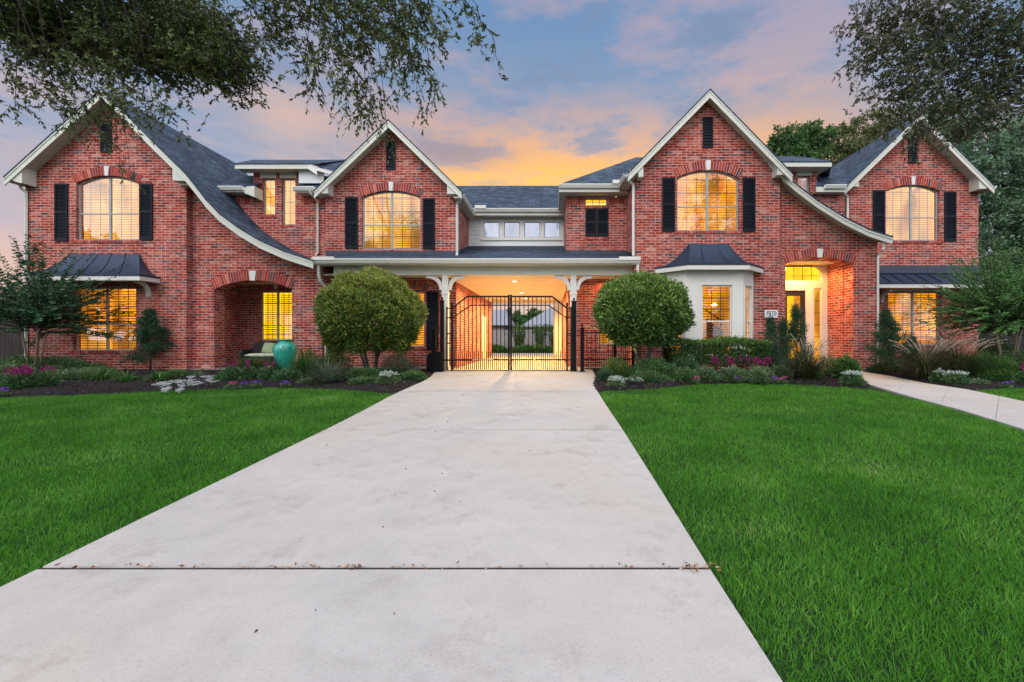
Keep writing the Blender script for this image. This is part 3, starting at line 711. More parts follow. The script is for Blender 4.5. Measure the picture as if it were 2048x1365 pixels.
gp = [(dx0 + .16, .35), (dx1 - .16, .35), (dx1 - .16, dz - .2), (dx0 + .16, dz - .2)]
M['door'] = plain('dark_door', (.022, .014, .010), .35)
dm = hp('front_door', MB().prism([(dx0 + .004, .06), (dx1 - .004, .06), (dx1 - .004, dz - .004), (dx0 + .004, dz - .004)], [gp], .05, .10, F), M['door'])
hp('pane', MB().prism(gp, [], .07, .075, F), M['glass'], dm)
hp('lit_room', MB().quad(F(dx0 - .3, .9, 0), F(dx1 + .3, .9, 0), F(dx1 + .3, .9, 3), F(dx0 - .3, .9, 3)), M['glow_y'], dm)
hp('handle', MB().tube([(dx0 + .08, Zd + .0, 1.0), (dx0 + .08, Zd + .01, 1.2)], .012, 6), M['iron'], dm)
hp('porch_floor', MB().box((xd0 - .3, ZH - .05, -.05), (xs + .4, Zd + .3, .045)), M['concrete'])

# ================================================================ L dormer, K recess and wing J
ZL = 16.5; F = flat(ZL); lw = (U(1596, ZL), U(1620, ZL), V(392, ZL), V(352, ZL))
hp('brick_wall', MB().prism([(U(1540, ZL), V(450, ZL)), (U(1690, ZL), V(450, ZL)), (U(1690, ZL), V(374, ZL)), (U(1633, ZL), V(374, ZL)), (U(1633, ZL), V(332, ZL)), (U(1540, ZL), V(332, ZL))], [opening(*lw)], 0, .2, F), M['brick'])
window(F, *lw, room='glow_k', mull=False, ncol=2, nrow=2, blind=False, glass='glass_up', frame='frame')
hp('head_trim', MB().box((lw[0] - .06, -.03, lw[3] + .003), (lw[1] + .06, .02, V(341, ZL)), F), M['trim'])
z = V(323, 16.0); lr = hp('roof', MB().add([(U(1550, 16), 16, z), (U(1665, 16), 16, z), (U(1610, 20), 20, V(314, 20)), (U(1540, 20), 20, V(312, 20)), (U(1550, 16), 16, z - .04), (U(1665, 16), 16, z - .04), (U(1650, 20), 20, z)],
    [(0, 1, 2, 3), (0, 4, 5, 1), (1, 6, 2)]), M['shingle'])
hp('fascia', MB().box((U(1550, 16), 16.01, V(333.5, 16)), (U(1664, 16), 16.05, z - .041)), M['trim'], lr)
hp('soffit', MB().box((U(1550, 16), 16.052, V(333.5, 16)), (U(1664, 16), ZL + .9, V(333.5, 16) + .03)), M['soffit'], lr)
hp('brick_wall', MB().box((U(1633, ZL) - .002, ZL + .201, V(450, ZL)), (U(1633, ZL) + .0 + .001, ZL + .9, V(334, ZL))), M['brick'])
ze = V(371, 16.15); kr = hp('roof', MB().add([(U(1633, 16.15), 16.15, ze), (U(1697, 16.15), 16.15, ze), (U(1700, 18.5), 18.5, ze + 1.4), (U(1640, 18.5), 18.5, ze + 1.4), (U(1633, 16.15), 16.15, ze - .04), (U(1697, 16.15), 16.15, ze - .04)],
    [(0, 1, 2, 3), (0, 4, 5, 1)]), M['shingle'])
hp('fascia', MB().box((U(1633, 16.15), 16.16, V(384, 16.15)), (U(1692, 16.15), 16.2, ze - .041)), M['trim'], kr)
hp('soffit', MB().box((U(1633, 16.15), 16.202, V(384, 16.15)), (U(1692, 16.15), ZL - .002, V(384, 16.15) + .03)), M['soffit'], kr)
pJ = wp([(1690, 374), (1841.5, 226), (1989, 373)], 16.35); gable('roof', pJ, 16.35, ZJ + .05, 25)
F = flat(ZJ); ju = (U(1772, ZJ), U(1879, ZJ), V(482, ZJ), V(382, ZJ), V(370, ZJ)); jl = (U(1776, ZJ), U(1882, ZJ), V(691, ZJ), V(584, ZJ))
hp('brick_wall', MB().prism(wall_under(pJ, U(1697, ZJ), U(1957, ZJ), -.02, .13), [opening(*ju), opening(*jl)], 0, .24, F), M['brick'])
hp('brick_wall', MB().box((U(1957, ZJ) - .24, ZJ + .241, -.02), (U(1957, ZJ) - .001, 26, V(372, ZJ))), M['brick'])
window(F, *ju, room='glow_p', rail=V(434.5, ZJ), glass='glass_up'); window(F, *jl, room='glow_o', rail=V(648, ZJ), nrow=3)
brick_arch(F, ju[0] - .02, ju[1] + .02, ju[3], ju[4] + .01); row_lock(F, ju[0] - .12, ju[1] + .12, ju[2] - .002); row_lock(F, jl[0] - .12, jl[1] + .12, jl[2] - .002)
shutter(F, U(1745, ZJ), U(1768.5, ZJ), V(482, ZJ), V(381, ZJ)); shutter(F, U(1888, ZJ), U(1911, ZJ), V(483.5, ZJ), V(384, ZJ))
vent(F, U(1816, ZJ), U(1833.5, ZJ), V(328, ZJ), V(272.5, ZJ))
eave_box([(1692, 370), (1692, 373), (1718, 373), (1718, 352)], 16.38, 16.39, ZJ + .02); eave_box([(1959, 350), (1959, 378), (1983, 377), (1986, 371)], 16.38, 16.39, ZJ + .02)
hp('soffit', MB().box((U(1957, ZJ), 16.5, V(378, 16.4)), (U(1987, 16.4), 25, V(378, 16.4) + .03)), M['soffit'])
za, zb = V(547, ZJ), V(566, 16.05); x0, x1 = XH + .02, U(1992, 16.4)
jr = MB(); jr.add([(x0, 16.05, zb), (x1, 16.05, zb), (x1, ZJ, za), (x0, ZJ, za), (x0, 16.05, zb - .05), (x1, 16.05, zb - .05)], [(0, 1, 2, 3), (0, 4, 5, 1)]); jm = hp('metal_roof', jr, M['metal'])
sm = MB(); k = int((x1 - x0) / .42)
for i in range(k + 1):
    x = x0 + (x1 - x0) * i / k; hp('seam', MB().box((x - .012, 0, 0), (x + .012, 1, 1), lambda u, w, q: (u, 16.05 + (ZJ - 16.05) * w, zb + (za - zb) * w + q * .035)), M['metal'], jm)
hp('flashing', MB().box((x0, ZJ - .05, za - .01), (U(1957, ZJ) + .0, ZJ - .003, V(532, ZJ))), M['flash'], jm)
hp('flashing', MB().box((x0, ZJ - .08, za - .01), (U(1957, ZJ) + .0, ZJ - .051, V(541, ZJ))), M['flash'], jm)
hp('fascia', MB().box((x0, 16.06, V(576, 16.05)), (x1, 16.10, zb - .051)), M['white'], jm)
hp('soffit', MB().box((x0, 16.102, V(576, 16.05)), (x1 - .05, ZJ - .002, V(576, 16.05) + .03)), M['soffit'], jm)
hp('head_trim', MB().box((jl[0] - .02, -.05, jl[3] + .004), (jl[1] + .15, .0 - .002, V(574, ZJ) - .02), F), M['trim'])
bracket(U(1765, 16.7), ZJ, V(577, 16.05), .5, .40); bracket(U(1912, ZJ), ZJ, V(577, 16.05), .5, .40)

# ================================================================ porch roof, drive-through
zg = V(518, 14.55); sl_ = .277; x0, x1 = U(626, 14.55), U(1279, 14.55)
def pz(Z): return zg + sl_ * (Z - 14.55)
pr = MB(); xa_ = U(640, ZN)
pr.add([(x0, 14.55, pz(14.55)), (x1, 14.55, pz(14.55)), (x1, 14.6, pz(14.6)), (2.74, 14.6, pz(14.6)), (2.74, 18.35, pz(18.35)), (xa_, 18.35, pz(18.35)), (x0, 16.5, pz(16.5))],
       [(0, 1, 2, 3, 4, 5, 6)])
pr.add([(x0, 14.55, pz(14.55)), (x1, 14.55, pz(14.55)), (x1, 14.55, pz(14.55) - .04), (x0, 14.55, pz(14.55) - .04)], [(0, 3, 2, 1)])
pm = hp('roof', pr, M['shingle_low'], None)
def flashing(pts):
    mb = MB()
    for (a, b) in zip(pts[:-1], pts[1:]):
        mb.add([(a[0], a[1], pz(a[1]) + .002), (b[0], b[1], pz(b[1]) + .002), (b[0], b[1], pz(b[1]) + .14), (a[0], a[1], pz(a[1]) + .14)], [(0, 1, 2, 3)])
    return hp('flashing', mb, M['flash'], pm)
flashing([(U(651, ZD), ZD - .012), (XC + .012, ZD - .012), (XC + .012, ZE - .03), (xe1, ZE - .03)])
flashing([(xf0 - .012, ZE - .03), (xf0 - .012, ZF - .012), (xg0 - .012, ZF - .012), (xg0 - .012, ZG + .1)])
hp('soffit', MB().box((x0 + .02, 14.60, V(530, 14.55)), (x1 - .2, 14.92, V(530, 14.55) + .03)), M['soffit'], pm)
hp('fascia', MB().box((x0 + .02, 14.56, V(530, 14.55) - .001), (x1 - .02, 14.598, pz(14.55) - .045)), M['trim'], pm)
hp('beam', MB().box((U(668, 14.95), 14.925, 3.18), (xg0 - .003, 15.15, V(530, 14.55) + .12)), M['trim'], None)
CZ = 3.18
ce = MB(); N = 14
ceil = MB().box((U(645, ZD) + .1, 15.151, CZ + .02), (xg0 - .004, ZD + 10.2, CZ + .08))
cm = hp('porch_ceiling', ceil, M['ceil'])
gr = MB()
for i in range(1, 26):
    y = 15.15 + i * .42
    if y < ZD + .02: gr.box((U(645, ZD) + .2, y, CZ + .012), (xg0 - .1, y + .012, CZ + .019))
    elif y < 25.4: gr.box((XC + .01, y, CZ + .012), (.64, y + .012, CZ + .019))
hp('board_joint', gr, M['soffit'], cm)
hp('brick_wall', MB().box((XC - .24, ZD + .241, 0), (XC - .001, 25.5, CZ + .02)), M['brick'])
hp('brick_wall', MB().box((.651, ZF + .241, 0), (.89, 25.5, CZ + .02)), M['brick'])
hp('crown_moulding', MB().box((XC, ZD + .02, CZ - .10), (XC + .07, 25.4, CZ + .018)), M['ceil']); hp('crown_moulding', MB().box((.58, ZF + .02, CZ - .10), (.65, 25.4, CZ + .018)), M['ceil'])
hp('beam', MB().box((XC - .2, 25.3, 3.03), (.9, 25.6, 4.5)), M['trim'])
hp('door', MB().box((XC + .001, 21.9, .05), (XC + .03, 22.9, 2.15)), M['ceil'])
hp('wall_panel', MB().box((U(1107, 27), 27, 0), (U(1128, 27), 27.4, 3.1)), M['ceil'])
for x, w in ((-3.49, .10), (U(1147, 14.95), .10)):
    c = MB().box((x - w, 14.94, 0), (x + w, 15.14, 3.179)); c.box((x - w - .03, 14.91, 0), (x + w + .03, 15.17, .16)); c.box((x - w - .02, 14.92, 2.55), (x + w + .02, 15.16, 2.62))
    co = hp('porch_column', c, M['white'])
    for s in (-1, 1):
        b = bracket(x + s * w, 15.04, 3.178, .50, .42, .10, 'white', s, 'bracket'); b.parent = co; b.matrix_parent_inverse = Matrix.Identity(4)
for Z in (16.55, 20.8, 23.8):
    o = MB().lathe([(.10, -.006), (.10, .018)], 20, (-1.31, Z, CZ)); c = hp('ceiling_light', o, M['white']); hp('lens', MB().lathe([(.075, -.010), (.075, -.007)], 16, (-1.31, Z, CZ)), M['lamp'], c)

# gutters
def gutter(p, q, h=.12, d=.11, side=-1):
    p = Vector(p); q = Vector(q); a = (q - p).normalized(); o = Vector((a.y, -a.x, 0)) * (1 if side < 0 else -1)
    prof = [(0, 0), (0, -h), (d * .55, -h), (d * .92, -h * .35), (d, -h * .25), (d, 0), (d * .93, 0), (d * .9, -h * .2), (d * .5, -h + .01), (.01, -h + .01), (.01, 0)]
    vs = [p + o * u + Vector((0, 0, z)) for u, z in prof] + [q + o * u + Vector((0, 0, z)) for u, z in prof]; n = len(prof)
    fs = [(i, (i + 1) % n, (i + 1) % n + n, i + n) for i in range(n)]; fs += [tuple(range(n)), tuple(range(n, 2 * n))[::-1]]
    return hp('gutter', MB().add(vs, fs), M['gutter'])
gutter((x0 - .01, 14.558, zg - .005), (x1 + .01, 14.558, zg - .005), .15, .13)
zz = V(386, 15.35); gutter((U(921, 15.35) + .0, 15.40, zz), (U(921, 15.35) + .0, 17.80, zz), .12)
gutter((XC + .24, 17.89, ez - .01), (U(1134, 17.85), 17.89, ez - .01), .13, .12)
gutter((fx, 15.61, fz - .01), (2.40, 15.61, fz - .01), .13, .12)
gutter((U(1255, 14.2), 15.55, fz - .01), (U(1255, 14.2), 14.25, V(345, 14.2)), .12)
gutter((U(433, 15.95), 15.95, V(374, 15.95)), (U(488, 15.95), 15.95, V(374, 15.95)), .13); gutter((U(583, 15.8), 15.95, V(375, 15.95)), (U(630, 15.9), 15.95, V(375, 15.95)), .13)
gutter((U(1648, 16.15), 16.15, V(371, 16.15)), (U(1692, 16.1), 16.15, V(371, 16.15)), .13)
gutter((U(1988, 16.4), 16.4, V(371, 16.4)), (U(1988, 16.4), 24, V(371, 16.4)), .12); gutter((U(9, 14.4), 20, V(354, 14.4)), (U(9, 14.4), 14.42, V(354, 14.4)), .12)
for a, b in ((626, 668), (1238, 1281)): hp('splash_guard', MB().box((U(a, 14.45), 14.42, zg - .06), (U(b, 14.45), 14.455, zg + .05)), M['white'])
for px, Zs in ((950, 17.8), (1225, 15.5)):
    hp('splash_guard', MB().box((U(px, Zs), Zs - .06, (ez if Zs > 17 else fz) - .02), (U(px + 22, Zs), Zs - .035, (ez if Zs > 17 else fz) + .10)), M['white'])
def pipe(pts, w=.045, mat='gutter'):
    mb = MB().tube(pts, w, 4); return hp('downspout', mb, M[mat])
P_ = PT
pipe([P_(619, 382, 15.85), P_(622, 388, 15.9), P_(635, 403, ZN - .1), P_(635, 408, ZN - .06), P_(635, 505, ZN - .06), P_(630, 512, ZN - .16)])
pipe([P_(927, 393, 15.7), P_(925, 397, 15.7), P_(914, 407, ZD - .06), P_(914, 412, ZD - .06), P_(914, 508, ZD - .06), P_(913, 512, ZD - .12)])
pipe([P_(1251, 352, 14.5), P_(1254, 358, 14.5), P_(1266, 368, ZG - .06), P_(1267, 373, ZG - .06), P_(1267, 512, ZG - .06)])
pipe([P_(637, 529, 14.6), P_(637, 548, 14.65), P_(640, 562, 14.75), P_(650, 574, 15.0), P_(652, 580, 15.02), P_(652, 738, 15.02)])
pipe([P_(1276, 528, ZG - .06), P_(1275, 556, ZG - .06), P_(1272, 564, ZG - .06), P_(1272, 738, ZG - .06)])
pipe([P_(1677, 376, 16.2), P_(1680, 382, 16.25), P_(1694, 391, ZJ - .06), P_(1695, 396, ZJ - .06), P_(1695, 440, ZJ - .06)])
pipe([P_(1767, 482, 14.6), P_(1767, 500, 14.6), P_(1764, 505, 14.7), P_(1757, 511, ZH - .05), P_(1756, 517, ZH - .05), P_(1756, 738, ZH - .05)])
pipe([P_(40, 371, 14.7), P_(42, 377, 14.75), P_(51, 384, 14.8), P_(52, 390, ZA - .05), P_(52, 738, ZA - .05)])
# ================================================================ ground, paving, beds
def soil_mat(name, a, b, sc=8, bs=.8):
    m, nt, out = nmat(name); p = wpos(nt)
    n = noise(nt, p, sc, 6.0, .7); n2 = noise(nt, p, sc * 6, 4.0, .7)
    f = mathn(nt, 'ADD', mathn(nt, 'MULTIPLY', n, .5), mathn(nt, 'MULTIPLY', n2, .5))
    pbsdf(nt, out, ramp(nt, f, [(.3, a), (.7, b)]), .95, 0, bump(nt, n2, bs, .02), .15); return m
M['soil'] = soil_mat('turf_soil', (.010, .028, .008), (.022, .060, .014)); M['mulch'] = soil_mat('dark_mulch', (.008, .007, .008), (.035, .028, .028), 14)
M['dark'] = plain('dark_gap', (.02, .017, .014), .95)
M['court'] = concrete_mat('court_concrete', (.50, .46, .40))
g = MB(); ys = [-260, -12, 14.8, 400]
gv = []
for y in ys: gv += [(-300, y, gz(y) - .012), (300, y, gz(y) - .012)]
g.add(gv, [(0, 1, 3, 2), (2, 3, 5, 4), (4, 5, 7, 6)]); tag(put('ground', g, M['soil'], local=True), kind='structure')

dl = [(-3.28, -6.0)] + [GS(78, 1137), GS(330, 1014), GS(650, 860), GS(722, 824), GS(785, 790)] + [GS(858, 757.5)] + [(-3.75, 14.86)]
dr_ = [(1.00, -6.0)] + [GS(1422, 1140), GS(1335, 1000), GS(1246, 860), GS(1214, 813), GS(1187, 770)] + [(1.36, 13.4)] + [(1.40, 14.86)]
def xat(line, y): return float(np.interp(y, [p[1] for p in line], [p[0] for p in line]))
joints = [-4.7, -.9, 2.885, 6.60, 10.30, 14.86]
dv = MB(); gp_ = .015; bev = .004
for a, b in zip(joints[:-1], joints[1:]):
    yy = [a + gp_, a + gp_ + bev] + [a + (b - a) * t for t in (.2, .4, .6, .8)] + [b - gp_ - bev, b - gp_]
    rows = []
    for i, y in enumerate(yy):
        e = 1 if i in (0, len(yy) - 1) else 0; zt = gz(y) + .035 - e * .012; L = xat(dl, y); R = xat(dr_, y)
        rows.append([(L, y, gz(y) - .05), (L, y, zt - .012), (L + bev, y, zt), (R - bev, y, zt), (R, y, zt - .012), (R, y, gz(y) - .05)])
    vs = [p for r in rows for p in r]; fs = [(i * 6 + j, i * 6 + j + 1, (i + 1) * 6 + j + 1, (i + 1) * 6 + j) for i in range(len(rows) - 1) for j in range(5)]
    fs += [tuple(range(6))[::-1], tuple(range((len(rows) - 1) * 6, len(rows) * 6))]
    fs = [tuple(reversed(f)) for f in fs]; dv.add(vs, fs)
tag(put('driveway', dv, M['concrete'], local=True), kind='structure')
jg = MB()
for y in joints[1:-1]: jg.add([(xat(dl, y), y - .02, gz(y) + .027), (xat(dr_, y), y - .0145, gz(y) + .029), (xat(dr_, y), y + .0145, gz(y) + .029), (xat(dl, y), y + .0145, gz(y) + .027)], [(0, 1, 2, 3)])
tag(put('expansion_joint', jg, M['dark'], local=True), kind='structure')
ct = MB(); ct.box((-3.75, 14.865, -.05), (1.40, ZD + .2, .030)); ct.box((XC, ZD + .201, -.05), (.65, 25.5, .028)); ct.box((-9, 25.501, -.05), (6, 31.0, .026))
tag(put('courtyard_paving', ct, M['court'], local=True), kind='structure')
# curved front walk
wt = [G(1700, 741.5), G(1740, 748), G(1783, 755), G(1850, 769), G(1935, 782), G(2048, 806), G(2200, 843), (8.1, 3.5), (7.6, -6)]
wb = [G(1700, 747), G(1716, 757), G(1740, 772), G(1830, 799), G(1920, 823), G(2048, 863), G(2180, 905), (6.3, 3.5), (5.9, -6)]
wk = MB(); n = len(wt)
def z3(p, d): return (p[0], p[1], gz(p[1]) + d)
cuts = []
def lerp2(a, b, t): return (a[0] + (b[0] - a[0]) * t, a[1] + (b[1] - a[1]) * t)
def along(line, t):
    k = t * (len(line) - 1); i = min(int(k), len(line) - 2); return lerp2(line[i], line[i + 1], k - i)
K = 40
for i in range(K):
    t0, t1 = i / K, (i + 1) / K
    if i % 5 == 2: t1 -= .0004
    if i % 5 == 3: t0 += .0004
    a, b, c, d = along(wb, t0), along(wb, t1), along(wt, t1), along(wt, t0)
    wk.add([z3(a, .03), z3(b, .03), z3(c, .03), z3(d, .03), z3(a, -.04), z3(b, -.04), z3(c, -.04), z3(d, -.04)], [(0, 1, 2, 3), (0, 4, 5, 1), (2, 6, 7, 3), (1, 5, 6, 2), (3, 7, 4, 0)])
wk.add([(U(1640, ZH), 15.0, .028), (U(1640, ZH), 14.35, .012), (wb[0][0], wb[0][1], .0), (wt[0][0], wt[0][1], .0), (U(1707, ZH), 15.0, .028)], [(0, 1, 2, 3, 4)])
tag(put('front_walk', wk, M['concrete'], local=True), kind='structure')
# mulch beds: bumpy sheets
lawnL_top = [G(-200, 800), G(0, 796), G(120, 793), G(300, 785), G(420, 779), G(520, 777), G(620, 778), G(700, 781.5), G(782, 789)]
lawnR_top = [G(1190, 787), G(1210, 784), G(1300, 779), G(1400, 770), G(1500, 768), G(1600, 771), G(1690, 776), G(1745, 781)]
def in_poly(x, y, poly):
    P = np.array(poly); inside = np.zeros(x.shape, bool); j = len(P) - 1
    for i in range(len(P)):
        c = ((P[i, 1] > y) != (P[j, 1] > y)) & (x < (P[j, 0] - P[i, 0]) * (y - P[i, 1]) / (P[j, 1] - P[i, 1] + 1e-12) + P[i, 0])
        inside ^= c; j = i
    return inside
def bed(name, poly, step=.16, edge=.25, rise=.07):
    P = np.array(poly); x0, y0 = P.min(0); x1, y1 = P.max(0)
    xs = np.arange(x0, x1 + step, step); ys = np.arange(y0, y1 + step, step); X, Y = np.meshgrid(xs, ys)
    ins = in_poly(X, Y, poly)
    # snap outside vertices next to the bed on to its border
    seg = np.concatenate([P, P[:1]]); D = np.full(X.shape, 1e9); QX = X.copy(); QY = Y.copy()
    for a, b in zip(seg[:-1], seg[1:]):
        d = b - a; L = (d ** 2).sum() + 1e-12; t = np.clip(((X - a[0]) * d[0] + (Y - a[1]) * d[1]) / L, 0, 1); qx = a[0] + t * d[0]; qy = a[1] + t * d[1]
        dd = np.hypot(X - qx, Y - qy); m = dd < D; D[m] = dd[m]; QX[m] = qx[m]; QY[m] = qy[m]
    X2 = np.where(ins, X, QX); Y2 = np.where(ins, Y, QY)
    Z = gzn(Y2) + np.where(ins, rise * np.clip(D / edge, 0, 1) ** .6 + RNG.normal(0, .009, X.shape), 0.0) - .004
    nx = len(xs); ny = len(ys); vs = np.stack([X2, Y2, Z], -1).reshape(-1, 3).tolist(); fs = []
    for j in range(ny - 1):
        for i in range(nx - 1):
            if ins[j, i] or ins[j, i + 1] or ins[j + 1, i] or ins[j + 1, i + 1]: fs.append((j * nx + i, j * nx + i + 1, (j + 1) * nx + i + 1, (j + 1) * nx + i))
    used = sorted({i for f in fs for i in f}); mp = {u: k for k, u in enumerate(used)}
    mb = MB().add([vs[u] for u in used], [tuple(mp[i] for i in f) for f in fs])
    return tag(put(name, mb, M['mulch'], smooth=True, local=True), kind='structure')
bedL = [(-21, 15.3)] + [(-21, 9.6)] + lawnL_top[1:] + [G(858, 757.5), (-3.77, 14.8), (-3.8, 15.5), (-9.0, 15.0), (-9.1, 14.95)]
bedL = [(-21, 15.3), (-21, 9.3)] + lawnL_top + [G(858, 758), (-3.77, 14.7), (-4.0, 15.3), (-7.6, 15.35), (-7.7, 15.0), (-12.0, 14.95), (-12.0, 14.8)]
bed('mulch_bed', bedL)
bedR = [(1.42, 14.8), (1.36, 13.4), G(1187, 771)] + lawnR_top + [G(1733, 770), G(1714, 757), G(1698, 746), (8.9, 14.4), (8.7, 14.75), (5, 14.5), (2.6, 15.6), (1.42, 15.6)]
bed('mulch_bed', bedR)
bedF = wt[1:5] + [G(1952, 781.5), G(2010, 777), G(2120, 774), (22, 11.2), (24, 17.0), (10.9, 16.9), (10.6, 14.7), (10.2, 14.6)]
bed('mulch_bed', bedF)
# loose bark
def scatter(poly, n):
    P = np.array(poly); x0, y0 = P.min(0); x1, y1 = P.max(0); out = np.zeros((0, 2))
    while len(out) < n:
        q = np.stack([RNG.uniform(x0, x1, n * 2), RNG.uniform(y0, y1, n * 2)], 1); out = np.concatenate([out, q[in_poly(q[:, 0], q[:, 1], poly)]])
    return out[:n]
M['bark'] = leaf_mat('bark_chip', [(0, (.006, .005, .006)), (.6, (.028, .022, .022)), (.93, (.07, .055, .05)), (1, (.22, .16, .11))], 0.0, .8, .3)
for poly, n in ((bedL, 16000), (bedR, 12000), (bedF, 7000)):
    q = scatter(poly, n); C = np.stack([q[:, 0], q[:, 1], gzn(q[:, 1]) + .05 + RNG.uniform(0, .035, n)], 1)
    D = rdir(n); D[:, 2] *= .35
    tag(leaves('mulch_bark', C, D, RNG.uniform(.03, .09, n), RNG.uniform(.012, .03, n), M['bark']), kind='stuff')

# ---------------------------------------------------------------- lawns
GR = [(0, (.024, .105, .010)), (.35, (.064, .235, .018)), (.7, (.125, .345, .034)), (.9, (.23, .45, .09)), (.965, (.32, .42, .16)), (1, (.55, .52, .34))]
M['grass'] = leaf_mat('grass_blade', GR, .42, .6, .16, big=.9)
def in_view(x, y, m=3.0):
    return (x > (-1130 / 900 * y - m)) & (x < (980 / 900 * y + m)) & (y > 1.5)
def lawn(poly, name='lawn_grass'):
    P = np.array(poly); Bs = []; 
    for ya, yb, dens in ((1.6, 3.2, 6400), (3.2, 5, 4400), (5, 7.5, 2800), (7.5, 10, 1800), (10, 15, 1200)):
        x0, x1 = P[:, 0].min(), P[:, 0].max(); A = (x1 - x0) * (yb - ya); n = int(A * dens)
        x = RNG.uniform(x0, x1, n); y = RNG.uniform(ya, yb, n); m = in_poly(x, y, poly) & in_view(x, y); Bs.append(np.stack([x[m], y[m]], 1))
    q = np.concatenate(Bs); n = len(q); d = q[:, 1]
    clump = np.sin(q[:, 0] * 3.1 + np.sin(q[:, 1] * 2.3) * 2) * np.sin(q[:, 1] * 2.7 + np.cos(q[:, 0] * 1.9) * 2)
    B = np.stack([q[:, 0], q[:, 1], gzn(q[:, 1]) - .012], 1)
    h = rdir(n); h[:, 2] = 0; h = unit(h)
    D = unit(np.array([0, 0, 1.0]) + h * RNG.uniform(.05, .75, n)[:, None])
    L = RNG.uniform(.034, .074, n) * (1 + .12 * clump); L *= np.where(RNG.random(n) < .06, 1.35, 1)
    W = (.0034 + .00058 * d) * RNG.uniform(.7, 1.3, n)
    tint = np.clip(RNG.normal(.45, .2, n) + .10 * clump, 0, .92); dead = RNG.random(n) < .10 + .05 * np.clip(clump, 0, 1); tint[dead] = RNG.uniform(.93, 1.0, dead.sum())
    # blades run shallow where dead
    o = blades(name, B, D, h, L, W, RNG.uniform(.3, 1.2, n), M['grass'], None, tint, seg=3, twist=unit(np.cross(h, np.array([0, 0, 1.0])) + RNG.normal(0, .5, (n, 3))))
    print('lawn blades', n); return o
dlL = [(xat(dl, y) - .012, y) for y in (10.2, 8.5, 6.75, 5, 4, 2.93, 1.5)]
lawnL = lawnL_top + dlL[0:] + [(-21, 1.5), (-21, 9.3)]
tag(lawn(lawnL), kind='stuff', label='lush green lawn grass left of the driveway')
drR = [(xat(dr_, y) + .012, y) for y in (1.5, 2.93, 4, 5, 6.75, 8.5, 10.2)]
lawnR = drR + lawnR_top + wb[3:]
tag(lawn(lawnR), kind='stuff', label='lush green lawn grass right of the driveway')
lawnF = [G(1948, 783), G(2010, 777.5), G(2120, 774.5), (26, 11.5), (26, 1.2), (7.9, 1.2), wt[7], wt[6], wt[5]]
tag(lawn(lawnF), kind='stuff', label='small green lawn patch beyond the curved front walk')
# fallen leaves and crumbs on the driveway, leaf litter in the joint
M['litter'] = leaf_mat('dry_leaf', [(0, (.05, .025, .015)), (.4, (.22, .07, .03)), (.75, (.42, .22, .12)), (1, (.6, .45, .3))], .15, .7, .3)
tag(M['litter'] and leaves('leaf_litter', np.stack([np.concatenate([RNG.uniform(-3.2, .9, 60), RNG.normal(.92, .09, 36), RNG.normal(-1.6, .25, 14)]), np.concatenate([RNG.normal(2.885, .012, 60), RNG.normal(2.885, .03, 36), RNG.normal(2.885, .012, 14)]),
     gz(2.93) + .040 + RNG.uniform(0, .012, 110)], 1), rdir(110) * np.array([1, 1, .15]), RNG.uniform(.02, .045, 110), RNG.uniform(.008, .018, 110), M['litter']), kind='stuff', label='dry brown leaves caught in the driveway joint')
n = 46; q = np.stack([RNG.uniform(-3.0, .9, n), RNG.uniform(2.2, 11, n)], 1)
tag(leaves('driveway_debris', np.stack([q[:, 0], q[:, 1], gzn(q[:, 1]) + .040], 1), rdir(n) * np.array([1, 1, .1]), RNG.uniform(.015, .035, n), RNG.uniform(.008, .016, n), M['bark']), kind='stuff', label='small dark specks scattered over the driveway')

# flagstones
M['flag'] = plain('flagstone', (.24, .26, .25), .8, var=.2, bs=.3)
fl_px = [([(302, 774), (320, 768), (352, 766), (338, 775), (318, 779)]), ([(322, 781), (340, 777), (346, 779), (334, 786), (322, 785)]), ([(338, 765), (362, 763), (378, 765), (362, 771), (345, 770)]), ([(352, 773), (368, 770), (372, 776), (362, 780)]),
         ([(372, 768), (398, 766), (410, 770), (392, 775), (374, 776)]), ([(372, 757), (388, 754), (392, 757), (380, 761)]), ([(366, 763), (384, 762), (402, 759), (398, 764), (376, 767)]), ([(402, 763), (425, 758), (432, 761), (412, 766)]),
         ([(398, 756), (420, 753), (436, 755), (425, 758), (405, 760)]), ([(410, 766), (432, 763), (440, 766), (424, 770)]), ([(436, 750), (458, 747), (462, 751), (444, 754)]), ([(350, 784), (364, 780), (370, 782), (360, 787)])]
fsl = ['long pale flagstone at the left end of the stepping path', 'small flagstone nearest the lawn at the left of the path', 'pale flagstone at the back left of the stepping path', 'small angular flagstone in the middle left of the path',
       'wide pale flagstone in the middle of the path', 'tiny flagstone at the back of the path', 'long narrow flagstone behind the wide one', 'tapered flagstone at the right of the path', 'rear right flagstone beside the wall slab',
       'small right flagstone nearest the lawn', 'last flagstone by the porch slab under the arch', 'small flagstone at the lawn edge beside the wide one']
for P, lb in zip(fl_px, fsl):
    w = [G(x, y + 1.5) for x, y in P]; mb = MB(); n = len(w)
    area = sum(w[i][0] * w[(i + 1) % n][1] - w[(i + 1) % n][0] * w[i][1] for i in range(n))
    if area < 0: w = w[::-1]
    mb.add([z3(p, .072) for p in w] + [z3(p, .02) for p in w], [tuple(range(n))] + [(i, i + n, (i + 1) % n + n, (i + 1) % n) for i in range(n)])
    tag(put('flagstone', mb, M['flag']), lb, 'flagstone', 'flagstones of the stepping path in the left bed')

